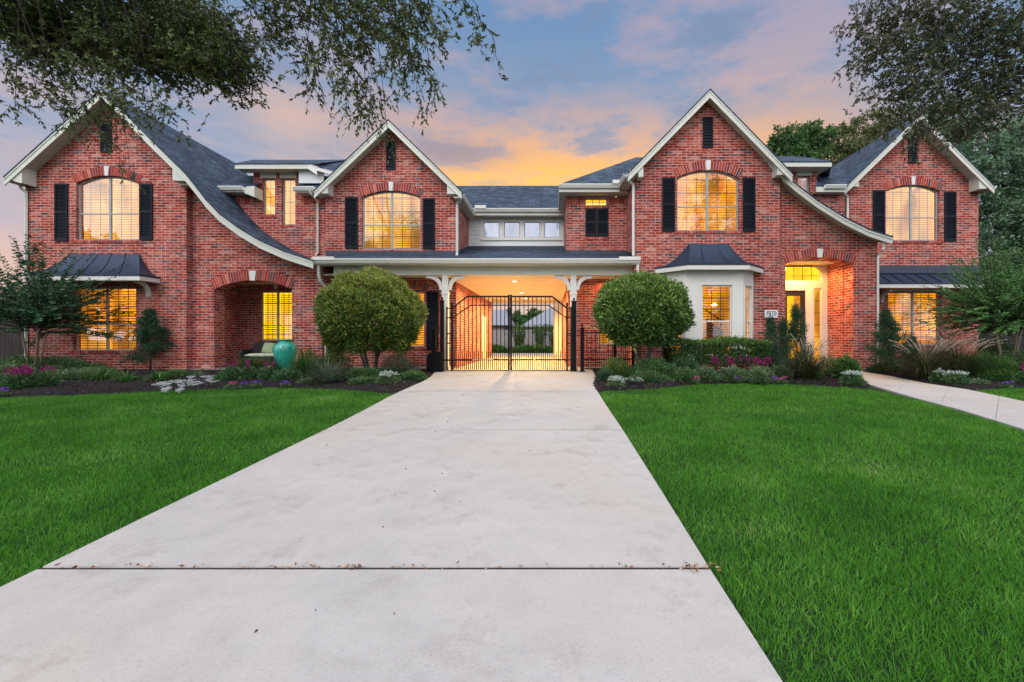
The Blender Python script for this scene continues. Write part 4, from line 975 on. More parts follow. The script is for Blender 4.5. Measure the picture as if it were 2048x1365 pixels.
# ================================================================ gate, posts and iron railing
ZGt = 14.62; gb = .035
def sq(mb, x0, x1, z0, z1, t=.02, Z=ZGt): mb.box((x0, Z - t, z0), (x1, Z + t, z1))
def barpx(mb, pa, pb, w=.03, Z=ZGt):
    a = Vector(PT(pa[0], pa[1], Z)); b = Vector(PT(pb[0], pb[1], Z)); d = (b - a).normalized(); nrm = Vector((-d.z, 0, d.x)) * w / 2
    vs = []
    for yy in (-.02, .02):
        for p in (a - nrm, b - nrm, b + nrm, a + nrm): vs.append((p.x, Z + yy, p.z))
    mb.add(vs, [(0, 1, 2, 3), (7, 6, 5, 4), (0, 4, 5, 1), (1, 5, 6, 2), (2, 6, 7, 3), (3, 7, 4, 0)])
def leaf_gate(xo, xi, xk, xc, label):
    """xo hinge bar, xi first stile, xk where the top starts to slope, xc closing stile (photo px)"""
    t = empty('gate_leaf', (U((xi + xc) / 2, ZGt), ZGt, .03), world=True); tag(t, label, 'gate', 'two leaves of the driveway gate')
    f = MB(); s = 1 if xc > xi else -1
    zb, zt, z2 = .05, V(592, ZGt), V(611, ZGt)
    for x, za in ((xi, V(606, ZGt)), (xc, V(590, ZGt))): sq(f, U(x, ZGt) - .03, U(x, ZGt) + .03, zb, za, .03)
    sq(f, U(xo, ZGt) - .022, U(xo, ZGt) + .022, zb, V(614, ZGt), .022)
    barpx(f, (xi, 617), (xk, 593.5), .05); barpx(f, (xk - s * .5, 593.5), (xc, 593.5), .05)
    barpx(f, (xi, 637), (xk + s * 7, 611), .035); barpx(f, (xk + s * 6, 611), (xc, 611), .035)
    barpx(f, (xi, 720), (xc, 720), .04); barpx(f, (min(xo, xi), 742.3) if s > 0 else (max(xo, xi), 742.3), (xc, 742.3), .05)
    for y in (617, 636, 668, 687, 720): barpx(f, (xo, y), (xi, y), .035)
    put('gate_frame', f, M['iron'], t)
    n = int(round(abs(xc - xi) / 8.35))
    for i in range(1, n):
        x = xi + (xc - xi) * i / n; u = U(x, ZGt); k = (x - xi) * s; kk = (xk - xi) * s
        zt_ = V(617 - (617 - 593.5) * min(1, k / kk), ZGt); mb = MB().box((u - .0125, ZGt - .0125, zb + .02), (u + .0125, ZGt + .0125, zt_)); put('picket', mb, M['iron'], t)
    for i in range(0, n):
        x = xi + (xc - xi) * (i + .5) / n; u = U(x, ZGt)
        mb = MB().box((u - .011, ZGt - .011, zb + .02), (u + .011, ZGt + .011, V(705, ZGt)))
        z = V(705, ZGt); mb.add([(u - .012, ZGt - .012, z), (u + .012, ZGt - .012, z), (u + .012, ZGt + .012, z), (u - .012, ZGt + .012, z), (u, ZGt, z + .075)], [(0, 1, 4), (1, 2, 4), (2, 3, 4), (3, 0, 4)])
        put('short_picket', mb, M['iron'], t)
    return t
leaf_gate(894, 904.5, 934.5, 1017.6, 'left leaf of the black iron driveway gate with sloping shoulder')
leaf_gate(1142, 1134, 1104, 1022.2, 'right leaf of the black iron driveway gate with sloping shoulder')
def gpost(x0, x1, ytop, yb, Z, label, ball=True, ext=None, name='gate_post', cat='gate post', grp='black iron posts beside the driveway gate'):
    w = U(x1, Z) - U(x0, Z); xc = (U(x0, Z) + U(x1, Z)) / 2; zb = -.02
    t = empty(name, (xc, Z, 0), world=True); tag(t, label, cat, grp)
    zt = V(ytop, Z); mb = MB().box((xc - w / 2, Z - w / 2, zb), (xc + w / 2, Z + w / 2, zt)); mb.box((xc - w / 2 - .04, Z - w / 2 - .04, .028), (xc + w / 2 + .04, Z + w / 2 + .04, .045))
    put('shaft', mb, M['iron'], t)
    c = MB().box((xc - w / 2 - .012, Z - w / 2 - .012, zt + .001), (xc + w / 2 + .012, Z + w / 2 + .012, zt + .03))
    if ball: c.lathe([(.014, .03), (.014, .05), (.032, .065), (.04, .09), (.032, .115), (.008, .13)], 12, (xc, Z, zt))
    put('post_cap', c, M['iron'], t); return t
pl_ = gpost(881, 888, 603, 746, 14.5, 'tall black iron gate post with ball finial left of the gate')
gpost(1143.5, 1152.5, 604, 747, 14.5, 'tall thick black iron gate post with finial right of the gate')
gpost(864.5, 872, 662, 747, 14.45, 'short black iron post in front of the gate motor housing')
gpost(1161, 1168, 657, 747, 14.4, 'short black iron post with ball cap starting the right railing')
# motor and arm
t = empty('gate_opener', (U(868, 14.3), 14.3, 0), world=True); tag(t, 'black gate motor housing with long arm attached to the left leaf', 'gate opener')
Z = 14.28; x0_, x1_ = U(853, Z), U(884, Z); zt = V(704, Z)
pr_ = [(x0_, 0), (x1_, 0), (x1_, zt)] + [(x0_ + .22 - .22 * math.sin(a), zt - .22 + .22 * math.cos(a)) for a in [i * PI / 2 / 6 for i in range(7)]]
put('housing', MB().prism(pr_, [], 0, .3, flat(Z)), M['iron'], t)
put('arm', MB().tube([(U(866, 14.4), 14.4, V(721, 14.4)), (U(944, 14.5), 14.5, V(720, 14.5))], .028, 8), M['iron'], t)
M['chrome'] = plain('chrome', (.35, .35, .36), .4, metal=1, var=.05)
put('piston_rod', MB().tube([(U(944, 14.5), 14.5, V(720, 14.5)), (U(989, 14.55), 14.55, V(719.5, 14.55))], .010, 8), M['chrome'], t)
put('arm_bracket', MB().tube([(U(987, 14.55), 14.55, V(719.5, 14.55)), (U(996, 14.6), 14.6, V(719.5, 14.6))], .024, 8), M['iron'], t)
# control cabinet behind the short post
# right railing
Z = 14.42; t = empty('iron_railing', (U(1212, Z), Z, 0), world=True); tag(t, 'low black iron railing between the gate post and the right round shrub', 'railing')
f = MB()
for y, w in ((666, .04), (704, .02), (719, .04), (738.5, .04)): barpx(f, (1168.5, y), (1266, y), w, Z)
put('rail', f, M['iron'], t)
for x in (1229.5, 1266): put('railing_post', MB().box((U(x, Z) - .04, Z - .04, 0), (U(x, Z) + .04, Z + .04, V(660, Z))), M['iron'], t)
x = 1173.5; i = 0
while x < 1264:
    if abs(x - 1229.5) > 3:
        top = 663 if i % 2 == 0 else 704
        put('picket' if i % 2 == 0 else 'short_picket', MB().box((U(x, Z) - .009, Z - .009, .07), (U(x, Z) + .009, Z + .009, V(top, Z))), M['iron'], t)
    x += 4.3; i += 1
# address plaque
Z = ZH; t = MB().box((U(1529, Z), Z - .03, V(636, Z)), (U(1554.5, Z), Z - .002, V(621, Z))); M['plaque'] = plain('plaque_white', (.80, .82, .84), .4, var=.03); M['ink'] = plain('ink', (.03, .035, .04), .6)
# the plaque is set on the wall of wing G/H at px 1541, which is the plane of wing G
Z = ZG; t = MB().box((U(1529, Z), Z - .03, V(636, Z)), (U(1554.5, Z), Z - .002, V(621, Z)))
pq = put('address_plaque', t, M['plaque']); tag(pq, 'small white address plaque reading 7819 on the brick beside the entry arch', 'sign')
cu = bpy.data.curves.new('house_number', 'FONT'); cu.body = '7819'; cu.size = .175; cu.extrude = .003; cu.align_x = 'CENTER'
tmp = bpy.data.objects.new('house_number', cu); COL.objects.link(tmp); bpy.context.view_layer.update()
me = bpy.data.meshes.new_from_object(tmp.evaluated_get(bpy.context.evaluated_depsgraph_get())); COL.objects.unlink(tmp); bpy.data.objects.remove(tmp)
no = link(bpy.data.objects.new('house_number', me)); me.materials.clear(); me.materials.append(M['ink'])
no.parent = pq; no.rotation_euler = (PI / 2, 0, 0); no.location = (0, -.018, .055)
bar = put('header_strip', MB().box((-.16, -.0175, .185), (.16, -.0155, .215)), plain('plaque_grey', (.22, .25, .26), .6), None, local=True); bar.parent = pq

# ================================================================ sitting porch: loveseat, cushions, urn
M['wicker'] = plain('dark_wicker', (.014, .012, .016), .55, var=.4, scale=20, bs=.6); M['cush'] = plain('pale_cushion', (.52, .55, .42), .85, var=.1); M['pillow'] = plain('sage_pillow', (.30, .38, .20), .9, var=.12)
LX, LY = U(522, 15.7), 15.75
t = empty('loveseat', (LX, LY, .055), world=True); tag(t, 'dark wicker loveseat with curved back under the left arch', 'loveseat')
hw = .72; z0 = .055
put('seat', MB().box((LX - hw, LY - .05, z0 + .28), (LX + hw, LY + .55, z0 + .36)), M['wicker'], t)
bk = [(-hw, .30), (hw, .30), (hw, .62)] + [(hw - .03 - (hw * .34) * i / 6, .62 + .30 * math.sin(PI / 2 * i / 6)) for i in range(7)] + [(-hw + .03 + hw * .34 * (1 - i / 6), .62 + .30 * math.sin(PI / 2 * (1 - i / 6))) for i in range(7)] + [(-hw, .62)]
put('backrest', MB().prism([(LX + a, z0 + b) for a, b in bk], [], .50, .58, flat(LY)), M['wicker'], t)
for s in (-1, 1):
    a = MB().tube([(LX + s * hw, LY + .55, z0 + .62), (LX + s * hw, LY + .2, z0 + .60), (LX + s * hw, LY - .04, z0 + .58), (LX + s * hw, LY - .07, z0 + .5)], .045, 8); a.box((LX + s * hw - .02, LY - .04, z0 + .3), (LX + s * hw + .02, LY + .5, z0 + .58)); put('arm', a, M['wicker'], t)
    for yy in (-.03, .5): put('leg', MB().box((LX + s * (hw - .03) - .03, LY + yy - .03, z0), (LX + s * (hw - .03) + .03, LY + yy + .03, z0 + .28)), M['wicker'], t)
def soft(name, c, sz, mat, rot=(0, 0, 0), n=10, puff=.5):
    mb = MB(); vs = []; N = n
    for side in (1, -1):
        for j in range(N + 1):
            for i in range(N + 1):
                u = i / N * 2 - 1; v = j / N * 2 - 1; th = ((1 - abs(u) ** 4) * (1 - abs(v) ** 4)) ** .5
                k = 1 - .06 * (1 - abs(u)) ** 0 * (abs(u * v)); vs.append(Vector((u * sz[0] * k, side * sz[1] * (.12 + .88 * th), v * sz[2] * k)))
    R = Matrix.Rotation(rot[2], 3, 'Z') @ Matrix.Rotation(rot[1], 3, 'Y') @ Matrix.Rotation(rot[0], 3, 'X'); vs = [R @ v + Vector(c) for v in vs]
    q = (N + 1) ** 2; fs = []
    for j in range(N):
        for i in range(N):
            a = j * (N + 1) + i; fs.append((a, a + 1, a + N + 2, a + N + 1)); fs.append((a + q, a + N + 1 + q, a + N + 2 + q, a + 1 + q))
    for i in range(N):
        for a, b in ((i, i + 1), (i + 1 + N * (N + 1), i + N * (N + 1))): fs.append((b, a, a + q, b + q))
        for a, b in ((i * (N + 1), (i + 1) * (N + 1)), ((i + 1) * (N + 1) + N, i * (N + 1) + N)): fs.append((a, b, b + q, a + q))
    return put(name, mb.add(vs, fs), mat, smooth=True)
tag(soft('seat_cushion', (LX, LY + .22, z0 + .43), (hw - .06, .07, .28), M['cush'], (PI / 2, 0, 0)), 'long pale cushion lying on the wicker loveseat', 'cushion')
tag(soft('throw_pillow', (LX + .02, LY + .36, z0 + .68), (.22, .08, .20), M['pillow'], (-.35, .12, 0)), 'sage green square pillow standing in the middle of the loveseat', 'pillow')
tag(soft('throw_pillow', (LX + .50, LY + .33, z0 + .66), (.21, .08, .20), M['cush'], (-.4, -.35, 0)), 'pale green pillow leaning at the right end of the loveseat behind the urn', 'pillow')
M['glaze'] = plain('teal_glaze', (.035, .36, .27), .10, var=.22, scale=4, bs=.02, spec=.8)
UZ = 13.95; zb = gz(UZ) + .05; H = V(679, UZ) - zb
prf = [(.17, 0), (.19, .02), (.20, .1), (.235, .25), (.29, .45), (.325, .62), (.332, .72), (.31, .80), (.26, .86), (.205, .895), (.185, .92), (.185, .95), (.215, .975), (.235, .985), (.235, 1.0), (.215, 1.0), (.17, .96), (.15, .9)]
ur = put('urn', MB().lathe([(r, h * H) for r, h in prf], 40, (U(570.5, UZ), UZ, zb)), M['glaze'], smooth=True); tag(ur, 'large glossy teal ceramic urn standing in the left flower bed', 'urn')

# ================================================================ fences and neighbours
M['wood'] = wood_mat('weathered_fence', (.20, .20, .21), (.42, .41, .42)); M['wood_dk'] = wood_mat('dark_fence', (.018, .016, .016), (.06, .05, .045))
def fence(a, b, h, mat, label, seed=1, w=.14, kind='wooden_fence', z0=0):
    R = random.Random(seed); a = Vector((a[0], a[1], 0)); b = Vector((b[0], b[1], 0)); L = (b - a).length; d = (b - a) / L; ang = math.atan2(d.y, d.x); Fb = FR(a.x, a.y, ang)
    t = empty(kind, ((a + b) / 2)[:], world=True); t.location.z = z0; tag(t, label, 'fence')
    mb = MB(); x = 0
    while x < L:
        zz = h + R.uniform(-.015, .015); o = R.uniform(0, .006)
        mb.prism([(x + .004, z0 + .03), (x + w - .004, z0 + .03), (x + w - .004, z0 + zz - .03), (x + w - .03, z0 + zz), (x + .03, z0 + zz), (x + .004, z0 + zz - .03)], [], o, o + .02, Fb); x += w
    put('board_panel', mb, mat, t)
    r = MB()
    for zz in (.35, h * .55, h - .25): r.box((0, .028, z0 + zz), (L, .07, z0 + zz + .09), Fb)
    put('rail', r, mat, t)
    for k in range(int(L / 2.4) + 1): put('post', MB().box((k * 2.4, .071, z0), (k * 2.4 + .09, .16, z0 + h), Fb), mat, t)
    return t
fence((-26, 16.6), (-15.9, 16.6), 1.75, M['wood_dk'], 'dark wooden board fence left of the house')
fence((U(1958, ZJ) + .05, 18.2), (32, 18.2), 1.85, M['wood_dk'], 'dark wooden board fence right of the house behind the crape myrtle', 3)
fence((-14, 34), (12, 34), V(660, 34), M['wood'], 'pale grey board fence seen through the gate', 5)
M['nroof'] = plain('neighbour_shingle', (.23, .24, .27), .9, var=.15, scale=8); M['nwall'] = plain('neighbour_wall', (.30, .22, .20), .8)
def nhouse(x0, x1, Z, zE, zR, xr0, xr1, label):
    t = empty('neighbour_house', ((x0 + x1) / 2, Z + 5, 0), world=True); tag(t, label, 'house', 'neighbouring houses behind the back fence')
    put('wall', MB().box((x0 + .5, Z + .5, 0), (x1 - .5, Z + 9.5, zE)), M['nwall'], t)
    r = MB().add([(x0, Z, zE - .1), (x1, Z, zE - .1), (x1, Z + 10, zE - .1), (x0, Z + 10, zE - .1), (xr0, Z + 5, zR), (xr1, Z + 5, zR)], [(0, 1, 5, 4), (1, 2, 5), (2, 3, 4, 5), (3, 0, 4), (0, 3, 2, 1)]); put('roof', r, M['nroof'], t)
nhouse(U(930, 44), U(1022, 44), 42, V(650, 44), V(620, 47), U(940, 47), U(1012, 47), 'neighbour house with grey roof at the left behind the back fence')
nhouse(U(1040, 44), U(1190, 44), 43, V(652, 44), V(616, 48), U(1100, 48), U(1140, 48), 'neighbour house with grey hipped roof at the right behind the back fence')
# ================================================================ plants
def LM(name, lo, mid, hi, tip=None, **k):
    st = [(0, lo), (.5, mid), (.9, hi), (1, tip or hi)]
    return leaf_mat(name, st, **k)
M['lf_shrub'] = LM('shrub_leaf', (.036, .085, .014), (.115, .205, .034), (.42, .45, .09), (.42, .20, .07), trans=.3, rough=.4, spec=.5)
M['lf_shrub2'] = LM('shrub_leaf_deep', (.020, .064, .018), (.080, .180, .036), (.28, .42, .07), (.32, .34, .08), trans=.3, rough=.36, spec=.55)
M['lf_hedge'] = LM('hedge_leaf', (.018, .055, .014), (.055, .130, .028), (.16, .28, .05), trans=.3, rough=.38)
M['lf_con'] = LM('conifer_leaf', (.016, .050, .024), (.040, .100, .046), (.085, .17, .070), trans=.25, rough=.7)
M['lf_myr'] = LM('myrtle_leaf', (.014, .058, .026), (.038, .12, .046), (.10, .22, .075), trans=.3, rough=.42)
M['lf_myr2'] = LM('myrtle_leaf_light', (.045, .14, .040), (.12, .28, .080), (.24, .42, .13), trans=.35, rough=.42)
M['lf_oak'] = LM('oak_leaf', (.024, .040, .010), (.075, .105, .024), (.17, .21, .05), (.24, .28, .08), trans=.2, rough=.45)
M['lf_oak2'] = LM('oak_leaf_grey', (.028, .036, .020), (.072, .095, .042), (.16, .18, .06), (.27, .20, .06), trans=.35, rough=.35, spec=.6)
M['lf_far'] = LM('far_leaf', (.022, .065, .018), (.07, .16, .04), (.14, .24, .07), trans=.4, rough=.6)
M['lf_far2'] = LM('far_leaf_olive', (.06, .085, .03), (.14, .17, .06), (.24, .26, .10), trans=.4, rough=.6)
M['lf_big'] = LM('big_tree_leaf', (.042, .10, .05), (.14, .25, .14), (.27, .41, .20), trans=.35, rough=.5)
M['lf_low'] = LM('groundcover_leaf', (.028, .080, .030), (.085, .185, .060), (.20, .33, .11), (.28, .34, .15), trans=.3)
M['lf_pale'] = LM('pale_leaf', (.05, .10, .04), (.12, .20, .08), (.28, .34, .18), (.45, .48, .32), trans=.3)
M['lf_strap'] = LM('strap_leaf', (.020, .075, .018), (.055, .165, .030), (.13, .28, .055), trans=.3, rough=.35)
M['lf_stripe'] = LM('striped_leaf', (.05, .085, .04), (.14, .19, .11), (.32, .36, .24), trans=.25)
M['lf_fount'] = LM('fountain_leaf', (.020, .036, .010), (.060, .072, .022), (.19, .155, .075), (.38, .30, .19), trans=.25)
M['lf_plume'] = LM('plume', (.30, .24, .18), (.46, .38, .30), (.62, .54, .44), trans=.3)
M['fl_mag'] = LM('magenta_petal', (.16, .005, .07), (.34, .012, .16), (.50, .03, .25), trans=.3)
M['fl_pink'] = LM('pink_petal', (.45, .03, .16), (.65, .06, .25), (.75, .2, .4), trans=.3)
M['fl_vio'] = LM('violet_petal', (.10, .02, .30), (.2, .05, .5), (.35, .12, .65), trans=.3)
M['fl_wht'] = LM('white_petal', (.24, .34, .25), (.45, .54, .46), (.70, .75, .68), trans=.3)
M['bark_g'] = plain('grey_bark', (.10, .085, .07), .9, var=.35, scale=10, bs=.6); M['bark_p'] = plain('pale_bark', (.24, .19, .14), .8, var=.25, scale=10, bs=.3); M['bark_d'] = plain('dark_bark', (.035, .028, .022), .9, var=.3, scale=10, bs=.6)

def ellip_surface(n, c, r, jit=.12, up=None):
    d = rdir(n); k = 1 - np.abs(RNG.normal(0, jit, n)); return np.array(c) + d * np.array(r) * k[:, None], d
def ball_shrub(px, py, Z, rx, rz, zground, mat, label, nleaf=15000, stems=5, flatbase=.75, toplight=0):
    cx, cz = U(px, Z), V(py, Z); t = empty('round_shrub', (cx, Z, zground)); tag(t, label, 'shrub', 'large clipped round shrubs flanking the driveway')
    o = np.array([cx, Z, zground])
    # lumpy dome made of many small leafy shoots
    k = 4200; d = rdir(k); d = d[d[:, 2] > -flatbase]; k = len(d)
    lump = 1 + .05 * np.sin(d[:, 0] * 8 + 1 + px) * np.sin(d[:, 2] * 7) + .055 * np.sin(d[:, 1] * 9 + d[:, 2] * 8 + d[:, 0] * 5) + RNG.normal(0, .025, k)
    rr = RNG.uniform(0, 1, k) ** .25; rr = np.where(RNG.random(k) < .75, 1, rr)
    low = np.clip(-d[:, 2], 0, 1); S_ = d * np.array([rx, rx * .92, rz]) * (lump * rr)[:, None]
    S_[:, :2] *= (1 - .25 * low[:, None] ** 1.5)
    m = nleaf // k + 1; C = np.repeat(S_, m, 0); D0 = np.repeat(unit(d + np.array([0, 0, .35])), m, 0); n = len(C)
    C = C + RNG.normal(0, .05, (n, 3)) ; D = unit(D0 * .8 + rdir(n) * .9)
    C += np.array([0, 0, cz - zground])
    shoot = np.repeat(RNG.random(k), m); tint = np.clip(RNG.normal(.28, .16, n) + shoot * .42 + .34 * np.clip(C[:, 2] - (cz - zground), -.5, 1) / rz * toplight, 0, 1)  # tint rises towards the top: light from above put into the leaf colour
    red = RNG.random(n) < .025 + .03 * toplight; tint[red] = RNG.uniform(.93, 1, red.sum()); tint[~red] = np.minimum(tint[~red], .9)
    sm_ = 34; sd = rdir(sm_); sd[:, 2] = np.abs(sd[:, 2]) * 1.2; sd = unit(sd); st = np.repeat(sd * np.array([rx, rx * .92, rz]) + np.array([0, 0, cz - zground]), 9, 0) + np.repeat(unit(sd + [0, 0, .8]), 9, 0) * np.tile(np.linspace(0, .2, 9), sm_)[:, None]
    C = np.concatenate([C, st]); D = np.concatenate([D, np.repeat(sd, 9, 0) + rdir(len(st)) * .9]); tint = np.concatenate([tint, RNG.uniform(.5, .9, len(st))]); n = len(C)
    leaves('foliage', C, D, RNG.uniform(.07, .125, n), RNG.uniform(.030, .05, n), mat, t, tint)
    for i in range(stems):
        a = 2 * PI * i / stems + .4; r = rx * RNG.uniform(.3, .6); b = Vector((.10 * math.cos(a), .07 * math.sin(a), 0)); e = Vector((r * math.cos(a), r * math.sin(a) * .9, (cz - zground) - rz * .1))
        mid = b.lerp(e, .45) + Vector((RNG.normal(0, .04), RNG.normal(0, .04), .05)); mb = MB().tube([b, b.lerp(mid, .5) + Vector((RNG.normal(0, .02), 0, 0)), mid, e], [.04, .032, .026, .012], 7)
        for q in range(3):
            s = b.lerp(e, RNG.uniform(.35, .6)); mb.tube([s, s + Vector((RNG.normal(0, .25), RNG.normal(0, .2), .35))], [.015, .006], 5)
        put('stem', mb, M['bark_g'], t, True)
    return t
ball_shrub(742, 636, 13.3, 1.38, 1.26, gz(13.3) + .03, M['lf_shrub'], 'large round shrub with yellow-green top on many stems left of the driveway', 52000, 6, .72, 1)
ball_shrub(1285, 628, 12.9, 1.24, 1.03, gz(12.9) + .03, M['lf_shrub2'], 'round deep green glossy shrub on a short trunk right of the driveway', 42000, 4, .8, .6)

def mound(name, px0, px1, Z, h, mat, label, cat='plant', group=None, n=2500, L=.06, W=.03, dy=None, base=None, flat_=.5, zb=None):
    """a low leafy mound between two photo columns"""
    if px0 < 700 and not 590 <= px0 < 700 or 1262 <= px0 < 1960: h *= 1.3; n = int(n * 1.25)
    x0, x1 = U(px0, Z), U(px1, Z); cx = (x0 + x1) / 2; rx = (x1 - x0) / 2 * 1.08; ry = (dy or min(rx, .5)) * 1.25; z0 = gz(Z) + .04 if zb is None else zb
    d = rdir(n); d[:, 2] = np.abs(d[:, 2]); k = RNG.random(n) ** .3; lump = 1 + .16 * np.sin(d[:, 0] * 8 + px0) * np.cos(d[:, 1] * 7)
    C = d * np.array([rx, ry, h]) * (k * lump)[:, None]; D = unit(d + rdir(n) * .8 + np.array([0, 0, .3]))
    t = empty(name, (cx, Z, z0)); tag(t, label, cat, group)
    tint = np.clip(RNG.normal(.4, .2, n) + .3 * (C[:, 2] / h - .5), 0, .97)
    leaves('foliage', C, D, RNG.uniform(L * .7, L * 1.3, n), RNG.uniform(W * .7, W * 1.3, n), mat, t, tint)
    return t
def blooms(t, n, rx, ry, z, mat, size=.05, dome=.12, spike=0.0, name='flower', per=26):
    """flower heads as separate parts"""
    for i in range(n):
        a = RNG.uniform(0, 2 * PI); r = math.sqrt(RNG.random()); x, y = rx * r * math.cos(a), ry * r * math.sin(a); zz = z + dome * (1 - r * r) + RNG.normal(0, .015)
        k = per; P = RNG.normal(0, 1, (k, 3)); P[:, 2] = np.abs(P[:, 2])
        if spike: C = np.stack([RNG.normal(0, size * .35, k), RNG.normal(0, size * .35, k), RNG.uniform(0, spike, k)], 1); C[:, :2] *= (1 - .75 * C[:, 2:3] / spike)
        else: C = P * size * np.array([.45, .45, .25])
        leaves(name, C + np.array([x, y, zz]), P + np.array([0, 0, .5]), size * .55, size * .42, mat, t)
def gpx(px, py):                                     # bed point under a photo pixel
    x, y = G(px, py); return x, y, gz(y) + .04
def flowering(px, py, h, rx, mleaf, mfl, label, cat='flowers', nb=6, size=.05, spike=0.0, group=None, n=500, name='flowering_plant', dome=.08, L=.07, W=.03, zf=None):
    x, y, z = gpx(px, py); t = empty(name, (x, y, z)); tag(t, label, cat, group)
    d = rdir(n); d[:, 2] = np.abs(d[:, 2]); C = d * np.array([rx, rx * .8, h]) * (RNG.random(n) ** .4)[:, None]
    leaves('foliage', C, unit(d + rdir(n) * .7 + np.array([0, 0, .3])), RNG.uniform(L * .7, L * 1.3, n), RNG.uniform(W * .7, W * 1.3, n), mleaf, t, np.clip(RNG.normal(.4, .2, n), 0, 1))
    blooms(t, nb, rx * .75, rx * .6, (h * .85 if zf is None else zf), mfl, size, dome, spike)
    return t
def clump(name, px, py, h, spread, n, mat, label, cat='grass clump', W=.014, group=None, droop=1.5, L=None, plumes=0, seg=5, tb=(.4, .2), lean=(0, 0)):
    x, y, z = gpx(px, py); t = empty(name, (x, y, z - .02)); tag(t, label, cat, group)
    a = RNG.uniform(0, 2 * PI, n); h_ = np.stack([np.cos(a), np.sin(a), np.zeros(n)], 1); tl = RNG.uniform(.02, spread, n)[:, None]
    B = h_ * RNG.uniform(0, .12, n)[:, None]; D = unit(np.array([lean[0], lean[1], 1.0]) + h_ * tl); LL = RNG.uniform(.55, 1.1, n) * (L or h * 1.5)
    blades('foliage', B, D, h_, LL, W * RNG.uniform(.6, 1.2, n), RNG.uniform(.4, 1, n) * droop, mat, t, np.clip(RNG.normal(tb[0], tb[1], n), 0, 1), seg=seg)
    for i in range(plumes):
        a = RNG.uniform(0, 2 * PI); u = Vector((math.cos(a) * .8 + lean[0], math.sin(a) * .6, 0)); tl = RNG.uniform(.25, .75); P = []; p = Vector((0, 0, 0)); d = (Vector((0, 0, 1)) + u * tl).normalized(); LL = h * RNG.uniform(1.15, 1.55)
        for k in range(9): P.append(p.copy()); p += d * LL / 8; d = (d + (u * .16 - Vector((0, 0, .11))) * (k / 4)).normalized()
        mb = MB().tube(P[:6], .0035, 4); k = 90; tt = RNG.uniform(5, 8, k); Pn = np.array(P); i0 = np.minimum(tt.astype(int), 7); C = Pn[i0] + (Pn[i0 + 1] - Pn[i0]) * (tt - i0)[:, None]
        pl = put('plume', mb, M['lf_plume'], t, local=True) if False else None
        ax = np.array((P[8] - P[5]).normalized()); leaves('plume', C, ax + rdir(k) * .45, .05, .010, M['lf_plume'], t)
    return t
# ---- left bed
def conifer(px, py, ztop_px, rpx, label, n=4200, group='loose upright evergreens against the brick walls', Zoff=0, lean=0, mat='lf_con'):
    x, y, z = gpx(px, py); y += Zoff; x = U(px, y); t = empty('upright_evergreen', (x, y, z)); tag(t, label, 'evergreen shrub', group)
    H = V(ztop_px, y) - z; R = rpx * y / 900
    mb = MB().tube([(0, 0, 0), (.03, 0, H * .3), (.02 + lean * .5, 0, H * .6), (lean, 0, H * .92)], [.035, .028, .018, .006], 7); put('trunk', mb, M['bark_d'], t, True)
    n = int(n * 1.35); ns = 80; ph = RNG.uniform(0, 2 * PI, ns); hh = RNG.uniform(.06, 1, ns) ** .85; C = []; D = []
    for a, q in zip(ph, hh):
        r = R * min(1, (1 - q) * 1.35 + .10) * RNG.uniform(.45, 1.25) * (.85 + .15 * math.sin(3 * a + px)); u = np.array([math.cos(a), math.sin(a) * .8, 0]); m = n // ns
        s = RNG.random(m) ** .45; base = np.array([lean * q, 0, H * q * .9]); tip = base + u * r + np.array([0, 0, .22 + .1 * RNG.random()]) * (H / 2)
        c = base + (tip - base) * s[:, None] + RNG.normal(0, .055, (m, 3)) ; C.append(c); D.append(unit(np.tile(u * .5 + np.array([0, 0, .8]), (m, 1)) + rdir(m) * .7))
    C = np.concatenate(C); D = np.concatenate(D); C[:, 2] = np.maximum(C[:, 2], .03); k = len(C)
    leaves('foliage', C, D, RNG.uniform(.045, .09, k), RNG.uniform(.014, .024, k), M[mat], t, np.clip(RNG.normal(.42, .2, k), 0, 1)); return t
conifer(300, 746, 628, 47, 'bushy upright evergreen in front of the brick right of the lower left window', 9500)
conifer(1541, 752, 640, 22, 'slim upright evergreen below the address plaque', 3500)
conifer(1566, 751, 642, 17, 'narrow upright evergreen between the plaque and the entry arch', 2600)
conifer(1592, 750, 616, 30, 'tall upright evergreen in front of the lit front door', 5200)
conifer(1775, 752, 626, 48, 'broad upright evergreen left of the lower right window', 9000)
conifer(1822, 752, 676, 20, 'small upright evergreen below the lower right window', 2600)

